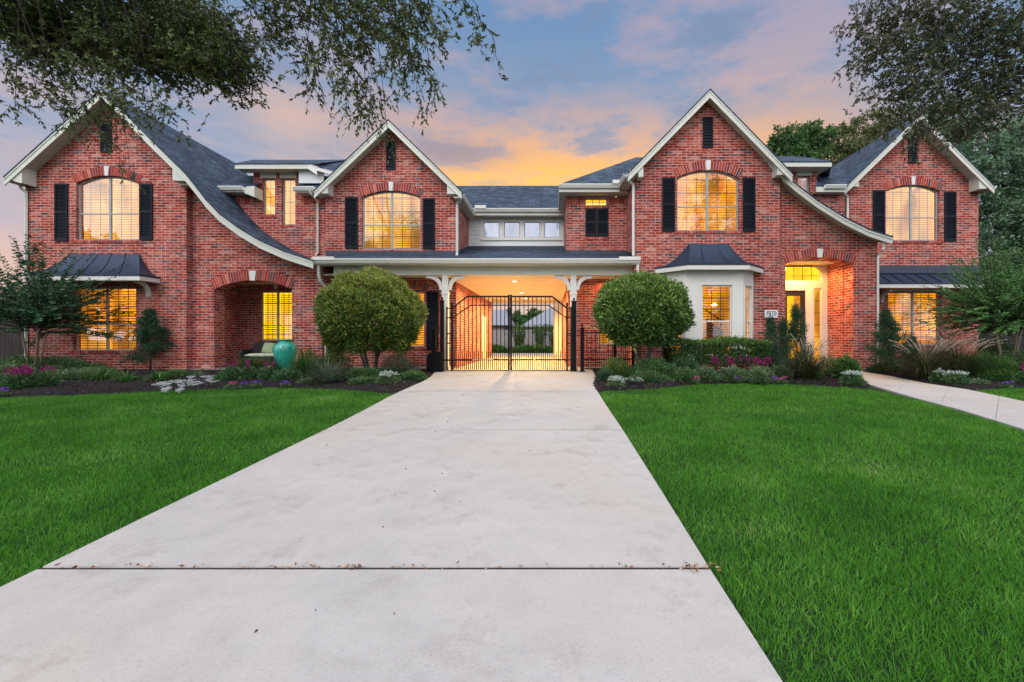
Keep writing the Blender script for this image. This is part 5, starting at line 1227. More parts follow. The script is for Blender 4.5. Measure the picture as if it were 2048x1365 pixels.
def myrtle(px, py, stems, label, mat, seed, n_spr=60, ztop=450, R=1.5, leafL=.055, dirs=None, zlo=.5, lx=0):
    global RNG
    x, y, z = gpx(px, py); t = empty('crape_myrtle', (x, y, z)); tag(t, label, 'tree'); R_ = random.Random(seed)
    H = V(ztop, y) - z; tips = []
    tr = MB()
    for i in range(stems):
        a = 2 * PI * i / stems + R_.random(); e = Vector((.45 * math.cos(a) + lx * .3, .4 * math.sin(a), H * .42)); b = Vector((.12 * math.cos(a), .1 * math.sin(a), 0)); m = b.lerp(e, .5) + Vector((R_.uniform(-.05, .05), 0, .05))
        tr.tube([b, m, e], [.032, .026, .018], 7); tips.append((m, e)); 
    put('trunk', tr, M['bark_p'], t, True)
    br = MB(); C = []; D = []
    for k in range(n_spr):
        m, e = tips[k % stems]; s = m.lerp(e, R_.uniform(.3, 1.0)); a = R_.uniform(0, 2 * PI); el = R_.uniform(-.05, 1.25)
        d = Vector((math.cos(a) * math.cos(el) + lx * .2, math.sin(a) * math.cos(el) * .85, math.sin(el))).normalized(); L = R * R_.uniform(.5, 1.0) * (1.0 if el < .8 else H * .62 / R)
        P = [s]; p = s.copy(); N = 9
        for j in range(N): p = p + d * L / N; d = (d + Vector((R_.uniform(-.06, .06), R_.uniform(-.06, .06), -.045 if el < .9 else -.015))).normalized(); P.append(p.copy())
        br.tube(P, [.011 * (1 - j / (N + 1)) + .0015 for j in range(N + 1)], 4)
        nl = 46
        for q in range(nl):
            tt = 1.0 + (N - 1.0) * q / nl; i0 = int(tt); c = P[i0].lerp(P[i0 + 1], tt - i0); ax = (P[i0 + 1] - P[i0]).normalized(); sd = ax.cross(Vector((0, 0, 1))); sd.normalize(); sg = 1 if q % 2 else -1
            C.append(c); D.append(sd * sg + ax * .45 + Vector((R_.uniform(-.2, .2), R_.uniform(-.2, .2), R_.uniform(-.25, .35))))
        # side twigs
        for q in range(3):
            i0 = R_.randint(2, 7); c0 = P[i0]; dd = (d + Vector((R_.uniform(-1, 1), R_.uniform(-1, 1), R_.uniform(-.2, .7)))).normalized(); l2 = R_.uniform(.15, .4)
            for w in range(14): c = c0 + dd * l2 * w / 14; C.append(c); D.append(Vector((R_.uniform(-1, 1), R_.uniform(-1, 1), R_.uniform(-.3, .6))))
    put('branches', br, M['bark_d'], t); C = np.array([list(c) for c in C]); D = np.array([list(c) for c in D]); n = len(C)
    leaves('foliage', C, D, RNG.uniform(leafL * .75, leafL * 1.2, n), RNG.uniform(leafL * .42, leafL * .6, n), mat, t, np.clip(RNG.normal(.42, .2, n), 0, 1)); return t
myrtle(68, 752, 4, 'young crape myrtle with dark leaves in front of the left gable', M['lf_myr'], 4, 150, 455, 2.9, .10, lx=.05)
myrtle(2016, 752, 4, 'crape myrtle with fresh green leaves at the right end of the house', M['lf_myr2'], 8, 300, 446, 2.5, .085, lx=-.12)

M['lf_hedge2'] = M['lf_hedge']
# hedge under the bay
t = empty('box_hedge', (U(1432, 13.2), 13.25, gz(13.2))); tag(t, 'clipped green hedge below the white bay window', 'hedge')
n = 16000; Hh = V(683, 13.2) - gz(13.2); xw = (U(1530, 13.2) - U(1338, 13.2)) / 2
P = RNG.uniform(-1, 1, (n, 3)); ax = RNG.integers(0, 5, n); P[ax == 0, 1] = -1; P[ax == 1, 2] = 1; P[ax == 2, 0] = np.sign(P[ax == 2, 0]); P[ax == 3, 1] = -1
C = np.stack([P[:, 0] * xw, P[:, 1] * .38, (P[:, 2] * .5 + .5)  * Hh * .62 + Hh * .38], 1); C += RNG.normal(0, .035, (n, 3)); C[:, 2] += .05 * np.sin(C[:, 0] * 3.3) * (C[:, 2] > Hh * .8)
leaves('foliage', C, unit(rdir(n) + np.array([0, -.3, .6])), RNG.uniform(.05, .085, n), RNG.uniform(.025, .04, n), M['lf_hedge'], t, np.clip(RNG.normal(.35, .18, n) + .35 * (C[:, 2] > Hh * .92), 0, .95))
for k in range(7):
    x = -xw + 2 * xw * (k + .5) / 7; mb = MB().tube([(x, 0, 0), (x + .03, .02, Hh * .3), (x + RNG.normal(0, .1), 0, Hh * .75)], [.018, .014, .006], 5); mb.tube([(x, 0, .1), (x - .12, -.05, Hh * .6)], [.012, .005], 5); put('stem', mb, M['bark_d'], t)

# ground layer, left bed
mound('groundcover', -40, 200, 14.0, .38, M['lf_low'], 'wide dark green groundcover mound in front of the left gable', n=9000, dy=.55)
mound('groundcover', -30, 70, 13.0, .28, M['lf_pale'], 'pale yellow-green low plant at the far left end of the bed', n=2600, dy=.4)
mound('groundcover', 95, 195, 12.3, .20, M['lf_pale'], 'pale variegated low plant beside the magenta flowers on the left', n=2600, dy=.35, L=.08)
mound('groundcover', 230, 290, 12.0, .07, M['lf_pale'], 'tiny pale seedlings at the lawn edge under the strap-leaved clump', n=300, dy=.2)
for px, py, lb in ((252, 768, 'arching bright green strap-leaved clump left of the stepping stones'), (318, 766, 'strap-leaved green clump right beside the stepping stones'), (208, 764, 'outer left strap-leaved green clump below the window')):
    clump('daylily', px, py, .36, 1.1, 150, M['lf_strap'], lb, 'daylily', .030, 'daylily clumps in the left bed', 2.0)
grp = 'magenta flowering plants in the beds'
for px, py, lb, nb in ((28, 783, 'magenta flower cluster at the far left of the bed', 9), (52, 780, 'tallest magenta flower cluster on the left', 9), (94, 777, 'magenta flower cluster right of the tallest left one', 7), (462, 764, 'magenta flower spike left of the urn near the flagstones', 5),
                  (498, 763, 'magenta-topped plant with broad leaves between two spikes', 6), (537, 764, 'magenta flower spike right in front of the teal urn', 6)):
    flowering(px, py, .36, .24, M['lf_low'], M['fl_mag'], lb, nb=max(4, nb - 2), size=.07, spike=.15, group=grp, L=.09, W=.045)
for px, py, lb in ((1423, 757, 'magenta flower spike under the left of the hedge'), (1455, 758, 'magenta flower spike under the middle of the hedge'), (1484, 752, 'magenta flowers high under the hedge'), (1508, 757, 'magenta flower spike under the right of the hedge'), (1532, 757, 'magenta flower cluster below the slim evergreen'),
                   (2046, 772, 'dark magenta flowers at the right edge of the bed')):
    flowering(px, py + (6 if px < 2000 else 0), .22 if px < 2000 else .3, .22, M['lf_low'], M['fl_mag'], lb, nb=4, size=.085, spike=.17, group=grp, L=.08, W=.04, zf=.40 if px < 2000 else .3)
grp = 'small pink and violet bedding flowers along the lawn edge'
for px, py, mt, lb in ((460, 781, 'fl_pink', 'bright pink bedding flower left in front of the urn'), (490, 779, 'fl_vio', 'violet bedding flower below the magenta-topped plant'), (514, 778, 'fl_vio', 'pale violet bedding flower in front of the urn'), (572, 777, 'fl_vio', 'tiny violet bedding flower below the urn'),
                       (3, 795, 'fl_vio', 'vivid violet bedding flower at the far left edge'), (1390, 770, 'fl_pink', 'bright pink bedding flower under the hedge left'), (1478, 768, 'fl_vio', 'violet bedding flower in front of the hedge'), (1549, 769, 'fl_vio', 'violet bedding flower left of the fountain grass'),
                       (1566, 769, 'fl_pink', 'bright pink bedding flower left of the fountain grass'), (2013, 778, 'fl_vio', 'tiny violet bedding flower near the right edge')):
    flowering(px, py, .09, .12, M['lf_pale'], M[mt], lb, nb=3, size=.055, group=grp, n=160, L=.05, W=.025, dome=.05)
clump('liriope', 500, 752, .62, .85, 420, M['lf_strap'], 'dark arching grass clump in front of the wicker loveseat', W=.016, group='arching border grasses in the left bed', droop=1.5, tb=(.2, .18))
clump('liriope', 540, 752, .60, .85, 380, M['lf_strap'], 'dark arching grass clump touching the left side of the urn', W=.016, group='arching border grasses in the left bed', droop=1.5, tb=(.2, .18))
clump('liriope', 612, 758, .72, 1.0, 420, M['lf_strap'], 'dark green arching grass right of the urn', W=.018, group='arching border grasses in the left bed', droop=1.5, tb=(.25, .2))
clump('liriope', 655, 770, .62, 1.1, 520, M['lf_stripe'], 'pale striped arching grass at the foot of the left round shrub', W=.016, group='arching border grasses in the left bed', droop=1.4, tb=(.4, .25))
mound('groundcover', 590, 640, 13.6, .75, M['lf_shrub2'], 'small bushy plant behind the arching grasses', n=1800, dy=.4)
mound('groundcover', 640, 700, 13.9, .80, M['lf_shrub2'], 'leafy plant under the left side of the left round shrub', n=2200, dy=.4)
mound('groundcover', 690, 770, 12.4, .30, M['lf_low'], 'blue-green low mound under the left round shrub', n=3200, dy=.45)
mound('groundcover', 760, 832, 13.0, .62, M['lf_con'], 'feathery green mound by the gate motor', n=3600, dy=.5, L=.05, W=.018)
flowering(776, 772, .24, .30, M['lf_pale'], M['fl_wht'], 'white flowering plant under the left round shrub', nb=12, size=.075, n=700, group='white flowering plants', L=.07, W=.035)
mound('groundcover', 95, 130, 13.4, .2, M['lf_low'], 'small low plant behind the magenta flowers on the left', n=700)
clump('yucca', 395, 756, .22, 1.2, 60, M['lf_pale'], 'small yellow-green clump beside the porch slab', 'plant', .02, droop=1.0)
# right bed
mound('groundcover', 1200, 1262, 12.9, .55, M['lf_shrub2'], 'feathery green mound at the corner of driveway and right railing', n=3600, dy=.5, L=.05, W=.02)
mound('groundcover', 1196, 1226, 12.2, .28, M['lf_con'], 'small grey-green mound at the driveway edge', n=1300, dy=.3)
flowering(1231, 779, .20, .22, M['lf_pale'], M['fl_wht'], 'white flowering plant at the lawn edge by the caladium', nb=9, size=.06, n=450, group='white flowering plants', L=.05, W=.03)
# caladium
x, y, z = gpx(1250, 773); t = empty('caladium', (x, y, z)); tag(t, 'white and green veined caladium under the right round shrub', 'caladium')
n = 26; a = RNG.uniform(0, 2 * PI, n); hh = np.stack([np.cos(a), np.sin(a) * .6, np.zeros(n)], 1)
blades('foliage', hh * .05, unit(np.array([0, 0, 1.0]) + hh * .7), hh, RNG.uniform(.35, .62, n), .10, 1.6, LM('caladium_leaf', (.10, .22, .12), (.45, .58, .45), (.78, .84, .76), trans=.3), t, seg=5)
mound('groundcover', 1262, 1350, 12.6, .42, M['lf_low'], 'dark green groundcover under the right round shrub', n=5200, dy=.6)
mound('groundcover', 1335, 1400, 12.9, .50, M['lf_low'], 'leafy green plant left under the hedge', n=3000, dy=.45)
mound('groundcover', 1345, 1395, 12.0, .26, M['lf_low'], 'low blue-green plant left of the bright pink flower', n=1600, dy=.35)
mound('groundcover', 1290, 1345, 11.9, .12, M['lf_pale'], 'sparse yellow-green seedlings before the right round shrub', n=500, dy=.3)
for a, b, Zz, lb in ((1392, 1432, 12.1, 'pale green low plant right of the pink flower'), (1434, 1492, 12.1, 'wide pale variegated low plant in the middle of the right bed'), (1492, 1546, 12.3, 'pale pinkish low plant below the magenta spikes'), (1540, 1582, 12.6, 'light green low plant left of the fountain grass'), (1502, 1530, 11.7, 'small green low plant at the lawn edge by violet flowers')):
    mound('groundcover', a, b, Zz, .28, M['lf_pale'], lb, n=1700, dy=.32, L=.055, W=.028, group='pale low bedding plants of the right bed')
mound('groundcover', 1540, 1590, 13.4, .34, M['lf_con'], 'grey-green mound at the foot of the evergreens', n=1800, dy=.4)
clump('fountain_grass', 1612, 764, .98, .75, 900, M['lf_fount'], 'brown-green fountain grass with plumes in front of the entry arch', 'ornamental grass', .011, 'fountain grasses', 1.5, plumes=16, seg=6, tb=(.35, .25))
mound('groundcover', 1640, 1680, 13.2, .42, M['lf_low'], 'leafy low plant at the left corner of the front walk', n=1500, dy=.4)
mound('groundcover', 1672, 1712, 12.5, .46, M['lf_strap'], 'fresh green leafy plant at the bed corner by the walk', n=1300, dy=.35, L=.10, W=.05)
flowering(1704, 774, .28, .26, M['lf_low'], M['fl_wht'], 'white flowering plant at the corner of the front walk', nb=10, size=.08, n=600, group='white flowering plants', L=.09, W=.045)
# far right bed
for px, py, h, lean, lb in ((1850, 762, .98, (-.1, 0), 'large brown-green fountain grass below the lower right window'), (1915, 758, 1.05, (.25, 0), 'large fountain grass with arching pink plumes at the right corner of the house'), (1885, 756, 1.0, (0, 0), 'fountain grass between the two large ones on the right')):
    clump('fountain_grass', px, py, h, .95, 900, M['lf_fount'], lb, 'ornamental grass', .012, 'fountain grasses', 1.5, plumes=20, seg=6, tb=(.35, .25), lean=lean)
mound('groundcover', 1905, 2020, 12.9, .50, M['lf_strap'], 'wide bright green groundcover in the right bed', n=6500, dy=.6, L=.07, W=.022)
mound('groundcover', 1985, 2080, 13.6, .70, M['lf_low'], 'dark green shrubby plant at the foot of the right crape myrtle', n=5000, dy=.6)
mound('groundcover', 1955, 2030, 15.0, .85, M['lf_hedge'], 'dark shrub in front of the dark fence on the right', n=3500, dy=.5)
clump('liriope', 2000, 760, .55, .7, 180, M['lf_strap'], 'bright yellow-green upright grass clump on the right', W=.016, group='yellow-green grass clumps on the right', droop=1.0, tb=(.75, .15))
clump('liriope', 1965, 757, .5, .7, 120, M['lf_strap'], 'smaller bright grass clump beside the fountain grass', W=.016, group='yellow-green grass clumps on the right', droop=1.0, tb=(.7, .15))
flowering(1878, 768, .24, .22, M['lf_low'], M['fl_wht'], 'left white flowering plant in the far right bed', nb=9, size=.075, n=450, group='white flowering plants', L=.07, W=.035)
flowering(1912, 773, .26, .30, M['lf_low'], M['fl_wht'], 'right white flowering plant in the far right bed', nb=12, size=.08, n=600, group='white flowering plants', L=.08, W=.04)
mound('groundcover', 1948, 1968, 11.3, .10, M['lf_pale'], 'tiny yellow-green seedling by the far lawn patch', n=200, dy=.2)
for a, b, Zz, hh, mt, lb in ((150, 232, 12.9, .20, 'lf_low', 'low green plant between the pale plant and the strap-leaved clump'), (330, 372, 12.9, .14, 'lf_low', 'small green mound behind the leftmost flagstones'), (0, 60, 12.1, .16, 'lf_low', 'low green plant between the far left magenta and violet flowers'),
        (440, 486, 12.3, .20, 'lf_low', 'leafy green plant behind the pink bedding flower'), (548, 600, 12.2, .22, 'lf_low', 'low green plant at the foot of the urn'), (600, 650, 11.7, .10, 'lf_pale', 'sparse seedlings in front of the striped grass'),
        (700, 760, 11.6, .14, 'lf_low', 'low blue-green plant at the lawn edge under the left round shrub'), (800, 850, 12.4, .22, 'lf_low', 'dark green low plant near the driveway corner on the left'), (1262, 1330, 11.9, .20, 'lf_low', 'green low plant behind the lawn edge under the right round shrub'),
        (1590, 1640, 12.9, .24, 'lf_low', 'low green plant left of the fountain grass foot'), (1960, 2040, 12.2, .26, 'lf_strap', 'bright green low plant near the far right lawn patch'), (1740, 1800, 14.1, .20, 'lf_con', 'low dark plant at the foot of the broad evergreen')):
    mound('groundcover', a, b, Zz, hh, M[mt], lb, n=1800, dy=.34)
# behind the gate
for a, b, lb in ((968, 1010, 'left low bright green border behind the gate'), (1012, 1118, 'long low bright green border behind the gate')):
    mound('border_plants', a, b, 31.6, .42, M['lf_strap'], lb, 'border planting', 'low borders along the back fence', n=2600, dy=.5, L=.22, W=.09, zb=.03)
for px, lb in ((1038, 'left tall narrow shrub before the back fence'), (1080, 'middle tall narrow shrub before the back fence'), (1109, 'right tall narrow shrub before the back fence, partly hidden')):
    t = empty('back_shrub', (U(px, 32.2), 32.2, 0)); tag(t, lb, 'shrub', 'shrubs along the back fence'); n = 1500; a = RNG.uniform(0, 2 * PI, n); q = RNG.random(n); r = (.12 + .6 * q) * RNG.uniform(.3, 1, n)
    C = np.stack([r * np.cos(a), r * np.sin(a), .15 + 1.75 * q + RNG.normal(0, .1, n)], 1); leaves('foliage', C, unit(rdir(n) + np.array([0, 0, .6])), .16, .06, M['lf_hedge'], t)

# ================================================================ trees
def big_tree(name, base, H, blobs, mat, bark, label, n, L, W, group=None, tr=.3, trunk_to=None, shell=.35, sub=46, limbs=True, extra=None):
    """blobs: (x,y,z,rx,ry,rz) in world metres; leaves gather in sub-clusters so gaps stay open"""
    t = empty(name, base); tag(t, label, 'tree', group); b = Vector(base); Cs = []; vol = sum(q[3] * q[4] * q[5] for q in blobs) 
    tp = Vector(trunk_to) if trunk_to else Vector((base[0], base[1], base[2] + H * .55)); tm = MB()
    r0 = tr; pts = [Vector((0, 0, 0)), (tp - b) * .35 + Vector((.1, .05, 0)), (tp - b) * .7 + Vector((-.05, 0, 0)), tp - b]; tm.tube(pts, [r0 * 1.25, r0, r0 * .8, r0 * .55], 12); put('trunk', tm, bark, t, True)
    lm = MB()
    for q in blobs:
        m = max(8, int(n * (q[3] * q[4] * q[5]) / vol)); k = max(3, m // sub); d = rdir(k); c = d * np.array(q[3:6]) * (RNG.random(k) ** shell)[:, None] + np.array(q[:3]) - np.array(base)
        cc = np.repeat(c, sub, 0); s = min(q[3:6]); off = RNG.normal(0, 1, cc.shape) * np.array([.20, .20, .13]) * max(.35, s * .55); Cs.append(cc + off)
        if limbs:
            s0 = Vector(pts[3]) if random.random() < .6 else Vector(pts[2]); e = Vector(q[:3]) - b; mid = s0.lerp(e, .5) + Vector((0, 0, .25)); lm.tube([s0, mid, e], [r0 * .4, r0 * .22, r0 * .08], 7)
            for i in range(min(k, 12)): ee = Vector(c[i]); lm.tube([e.lerp(mid, .3), e.lerp(ee, .5) + Vector((0, 0, .08)), ee], [r0 * .08, r0 * .05, r0 * .02], 5)
    if limbs: put('limbs', lm, bark, t, True)
    C = np.concatenate(Cs); k = len(C); leaves('crown', C, unit(rdir(k) + np.array([0, 0, .2])), RNG.uniform(L * .7, L * 1.25, k), RNG.uniform(W * .7, W * 1.2, k), mat, t, np.clip(RNG.normal(.42, .22, k), 0, 1)); return t
def blob(px, py, Z, rpx, rpy, ry=None):
    return (U(px, Z), Z, V(py, Z), rpx * Z / 900, ry or rpx * Z / 900 * .8, rpy * Z / 900)
big_tree('background_tree', (U(1600, 30), 30, 0), 13, [blob(1595, 285, 30, 50, 42), blob(1565, 290, 30, 28, 36), blob(1632, 275, 30, 34, 36), blob(1600, 330, 30, 60, 40)], M['lf_far'], M['bark_d'],
         'dark green tree behind the roof right of the tallest gable', 11000, .26, .13, 'trees behind the house', sub=26)
big_tree('background_tree', (U(1720, 33), 33, 0), 14, [blob(1690, 290, 33, 40, 42), blob(1740, 270, 33, 45, 45), blob(1785, 250, 33, 45, 40), blob(1720, 330, 33, 70, 40), blob(1672, 265, 33, 18, 28)], M['lf_far2'], M['bark_d'],
         'olive green looser tree behind the roof of the right gable', 12000, .24, .11, 'trees behind the house', sub=26)
big_tree('live_oak', (U(2030, 23), 23, 0), 12, [blob(1995, 330, 22, 65, 90), blob(2060, 330, 22, 70, 110), blob(1955, 420, 23, 50, 80), blob(2040, 480, 22, 90, 90), blob(1930, 280, 24, 50, 60), blob(1990, 560, 23, 60, 60), blob(2110, 420, 22, 80, 130), blob(1900, 240, 26, 60, 40)], M['lf_big'], M['bark_d'],
         'huge blue-green tree towering beside the right gable', 42000, .20, .085, 'trees behind the house', sub=40, tr=.5)
big_tree('background_tree', (U(1048, 62), 62, 0), 6, [blob(1026, 640, 62, 24, 20), blob(1068, 636, 62, 30, 18), blob(1048, 656, 62, 56, 20), blob(1092, 644, 62, 16, 12)], M['lf_far'], M['bark_d'], 'distant green tree between the neighbouring roofs', 5200, .5, .3, None, sub=20)
big_tree('background_tree', (U(8, 24), 24, 0), 3, [blob(-30, 640, 24, 80, 50), blob(30, 668, 24, 30, 22)], M['lf_hedge'], M['bark_d'], 'dark bushy tree behind the left fence', 4000, .2, .1, None, sub=20)

def sprigs(tname, base, segs, mat, bark, label, L, W, leaf_per=13, trunk_to=None, tr=.3, group=None, anchors=None, yellow=0):
    """overhanging tree: leafy twigs placed in ellipsoids (x,y,z,rx,ry,rz,count,hang) fed by limbs from a trunk outside the frame"""
    t = empty(tname, base); tag(t, label, 'tree', group); b = Vector(base); tp = Vector(trunk_to) - b; tm = MB().tube([Vector((0, 0, 0)), tp * .5 + Vector((.1, 0, 0)), tp], [tr * 1.3, tr, tr * .7], 12); put('trunk', tm, bark, t, True)
    C = []; D = []; lm = MB(); tw = MB(); T = []
    for (x, y, z, rx, ry, rz, cnt, hang) in segs:
        e = Vector((x, y, z)) - b; zt = (CAMZ + 730 * y / 900 + .35 + random.uniform(0, .5)) - b[2]; over = Vector((e.x + (-.7 if tp.x < e.x else .7) * random.uniform(.4, 1.3), e.y + random.uniform(-.4, .4), max(zt, e.z + .25))); mid = tp.lerp(over, .55) + Vector((0, 0, .2)); lm.tube([tp, mid, over, e], [.06, .035, .012, .003], 6); mid = e
        for i in range(cnt):
            q = rdir(1)[0] * np.array([rx, ry, rz]) * (random.random() ** .45) + np.array(e); s = Vector(q); d = Vector((random.uniform(-1, 1), random.uniform(-1, 1), random.uniform(-.7, .35) - hang)).normalized(); tl = random.uniform(.12, .30) * (1 + hang * .6)
            P = [s]; p = s.copy()
            for k in range(4): p = p + d * tl / 4; d = (d + Vector((0, 0, -.10 * (1 + hang)))).normalized(); P.append(p.copy())
            tw.tube(P, [.0035, .003, .0025, .002, .001], 3, False)
            if i % 9 == 0: lm.tube([e.lerp(mid, random.uniform(0, .3)), e.lerp(s, .6) + Vector((0, 0, .06)), s], [.005, .004, .003], 4)
            tv = random.random()
            for k in range(leaf_per):
                u = random.random() * 4 * .999; i0 = int(u); c = P[i0].lerp(P[i0 + 1], u - i0); C.append(c[:]); dd = (P[i0 + 1] - P[i0]).normalized() * .8 + Vector((random.uniform(-1, 1), random.uniform(-1, 1), random.uniform(-1, .6))); D.append(dd[:]); T.append(tv)
    put('limbs', lm, bark, t, True); put('twigs', tw, bark, t); n = len(C); C = np.array(C); D = np.array(D)
    leaves('crown', C, D, RNG.uniform(L * .7, L * 1.2, n), RNG.uniform(W * .7, W * 1.2, n), mat, t, np.clip(RNG.normal(.3, .18, n) + .4 * np.array(T), 0, 1)); return t
def sg(px, py, Z, rpx, rpy, cnt, hang=0, ry=None): return (U(px, Z), Z, V(py, Z), rpx * Z / 900, ry or .9, rpy * Z / 900, cnt, hang)
segs = [sg(60, 20, 7, 120, 60, 420), sg(200, 30, 7.5, 130, 70, 700), sg(330, 40, 7.2, 120, 75, 780), sg(420, 90, 7, 80, 65, 620), sg(300, 110, 7, 110, 45, 480), sg(150, 80, 7.3, 100, 45, 380), sg(60, 110, 6.8, 70, 60, 100), sg(430, 140, 6.8, 60, 40, 170), sg(490, 100, 6.8, 28, 40, 60), sg(60, -70, 7.5, 160, 70, 160), sg(300, -80, 7.5, 200, 70, 220), sg(100, -160, 9.5, 200, 60, 300, 0, 2), sg(350, -150, 9.5, 180, 60, 260, 0, 2), sg(20, 50, 7.4, 60, 70, 260), sg(100, 60, 7.2, 80, 60, 260),
        sg(540, 30, 6.2, 70, 50, 85), sg(620, 40, 6.4, 70, 55, 120), sg(720, 50, 6.2, 80, 70, 200), sg(800, 60, 6.0, 60, 70, 100), sg(700, -40, 6.3, 200, 50, 180), sg(840, 30, 5.8, 50, 40, 55), sg(560, 70, 6.2, 40, 35, 20), sg(545, 100, 5.6, 12, 12, 5, .6), sg(930, 20, 5.9, 40, 22, 20), sg(960, 40, 5.2, 22, 12, 8), sg(985, 72, 5.0, 6, 14, 3, .8), sg(880, 95, 4.6, 8, 8, 3),
        sg(628, 120, 6, 10, 60, 18, .9, .15), sg(622, 170, 6, 5, 14, 4, 1, .1), sg(700, 130, 6.1, 30, 50, 40, .5), sg(715, 175, 6.1, 20, 30, 16, .8), sg(735, 225, 6.1, 14, 20, 10, .9, .15), sg(692, 200, 6.1, 8, 14, 4, .9, .1), sg(820, 120, 5.9, 35, 40, 35, .5), sg(790, 150, 5.9, 30, 20, 10, .6), sg(864, 160, 5.6, 10, 20, 7, .9, .1), sg(850, 205, 6, 14, 14, 4, .9, .1), sg(680, 160, 6.0, 8, 14, 5, 1, .1), sg(758, 186, 6.0, 10, 20, 5, 1, .1),
        sg(30, 215, 6.3, 28, 10, 8, .2, .2), sg(70, 175, 6.4, 36, 20, 24, .3), sg(110, 190, 6.2, 24, 18, 14, .6), sg(150, 160, 6.4, 36, 26, 26, .4), sg(205, 150, 6.5, 40, 26, 30, .5), sg(250, 170, 6.3, 30, 28, 26, .5), sg(290, 195, 6.2, 24, 22, 18, .6), sg(310, 225, 6.2, 14, 8, 5, .6), sg(330, 175, 6.3, 20, 14, 10, .5), sg(120, 205, 6.2, 12, 14, 5, .9)]
sprigs('overhanging_live_oak', (-9.5, 5.5, gz(5.5)), segs, M['lf_oak'], M['bark_d'], 'overhanging live oak boughs at the upper left with drooping twigs', .066, .028, 13, (-9.2, 5.8, 6.9), .32, 'overhanging trees framing the photo')
M['lf_hang'] = LM('hanging_leaf', (.05, .075, .02), (.11, .15, .045), (.22, .28, .10), trans=.35)
sprigs('overhanging_branch_tree', (-10.5, 7.5, gz(7.5)), [sg(200, 215, 9, 60, 24, 34, .5, .4), sg(160, 245, 9, 30, 20, 16, .5, .3), sg(215, 270, 9, 16, 28, 12, 1, .2), sg(250, 235, 9, 30, 24, 14, .6, .3), sg(240, 325, 9, 14, 16, 4, 1, .15), sg(262, 350, 9, 8, 8, 2, 1, .1)], M['lf_hang'], M['bark_d'],
       'thin pale green twigs hanging in front of the top of the left gable', .075, .032, 11, (-10.2, 7.8, 8.2), .14)
sprigs('overhanging_twig_tree', (-12.6, 9.0, gz(9.0)), [sg(775, 265, 8.4, 18, 14, 6, .8, .2), sg(785, 300, 8.4, 10, 14, 4, 1, .1)], M['lf_hang'], M['bark_d'], 'single leafy twig hanging in front of the second gable', .06, .026, 8, (-12.4, 9.1, 9.2), .1)
segs = [sg(1780, 40, 9.5, 70, 45, 210), sg(1860, 60, 9.5, 90, 60, 330), sg(1960, 60, 9.3, 100, 70, 400), sg(2040, 80, 9.3, 80, 80, 330), sg(1765, 105, 9.3, 50, 30, 130), sg(1840, 135, 9.4, 70, 40, 210), sg(1930, 160, 9.6, 80, 50, 260), sg(2010, 190, 9.6, 70, 60, 240), sg(1810, 190, 9.2, 40, 36, 130), sg(1880, 220, 9.4, 50, 30, 150), sg(1960, 240, 9.4, 55, 28, 140), sg(1715, 95, 9.2, 16, 24, 18),
        sg(1700, 130, 9.2, 14, 10, 8, .3, .3), sg(1720, 30, 9.4, 22, 28, 45), sg(1713, 165, 8.6, 10, 10, 3, .8, .1), sg(1800, 235, 9, 20, 20, 26, .5), sg(1830, 255, 8.8, 22, 14, 22, .5, .3), sg(1870, 262, 8.8, 30, 14, 24, .5), sg(1890, 285, 8.8, 20, 10, 8, .6), sg(1900, -60, 9.5, 200, 50, 300), sg(2100, 150, 9.5, 60, 150, 300), sg(1770, 160, 9.2, 30, 20, 40), sg(1740, 205, 9.2, 22, 24, 9, -.5)]
sprigs('overhanging_oak', (13.2, 9.5, gz(9.5)), segs, M['lf_oak2'], M['bark_d'], 'overhanging dark oak boughs at the upper right in front of the right gable', .074, .034, 12, (12.9, 9.6, 9.8), .32, 'overhanging trees framing the photo')

# trees across the street, behind the photographer: they stand in the window reflections
for i, (x, y, h) in enumerate(((-56, -24, 15), (-45, -28, 14), (-34, -30, 13), (-24, -27, 15), (-15, -31, 12.5), (-6, -28, 15.5), (3, -30, 13), (12, -27, 15), (21, -31, 13.5), (31, -28, 14.5), (42, -29, 14), (53, -25, 15))):
    big_tree('street_tree', (x, y, gz(y)), h, [(x, y, h * .62 + gz(y), 5.2, 4, h * .32), (x + 2, y + 1, h * .82 + gz(y), 3.2, 3, h * .16), (x - 2.4, y, h * .74 + gz(y), 3, 3, h * .17)], M['lf_far'], M['bark_d'],
             ['farthest left', 'next to farthest left', 'far left', 'second from the left', 'third from the left', 'fourth from the left', 'fourth from the right', 'third from the right', 'second from the right', 'far right', 'next to farthest right', 'farthest right'][i] + ' street tree standing across the road behind the camera', 3200, .75, .5, 'trees across the road', sub=16, limbs=False, tr=.4)
# ================================================================ sky, sun, lamps, camera
W = bpy.data.worlds.new('World'); S.world = W; W.use_nodes = True; nt = W.node_tree; nt.nodes.clear()
out = nt.nodes.new('ShaderNodeOutputWorld'); tc = nd(nt, 'ShaderNodeTexCoord'); dirv = tc.outputs['Generated']
sp = nd(nt, 'ShaderNodeSeparateXYZ', {0: dirv}); dx, dy, dz = sp.outputs
az = mathn(nt, 'ARCTAN2', dx, dy); el = mathn(nt, 'ARCSINE', dz)
DEG = PI / 180
def gauss(a0, aw, e0, ew):
    a = mathn(nt, 'DIVIDE', mathn(nt, 'SUBTRACT', az, a0 * DEG), aw * DEG); e = mathn(nt, 'DIVIDE', mathn(nt, 'SUBTRACT', el, e0 * DEG), ew * DEG)
    s = mathn(nt, 'ADD', mathn(nt, 'MULTIPLY', a, a), mathn(nt, 'MULTIPLY', e, e)); return mathn(nt, 'EXPONENT', mathn(nt, 'MULTIPLY', s, -1.0))
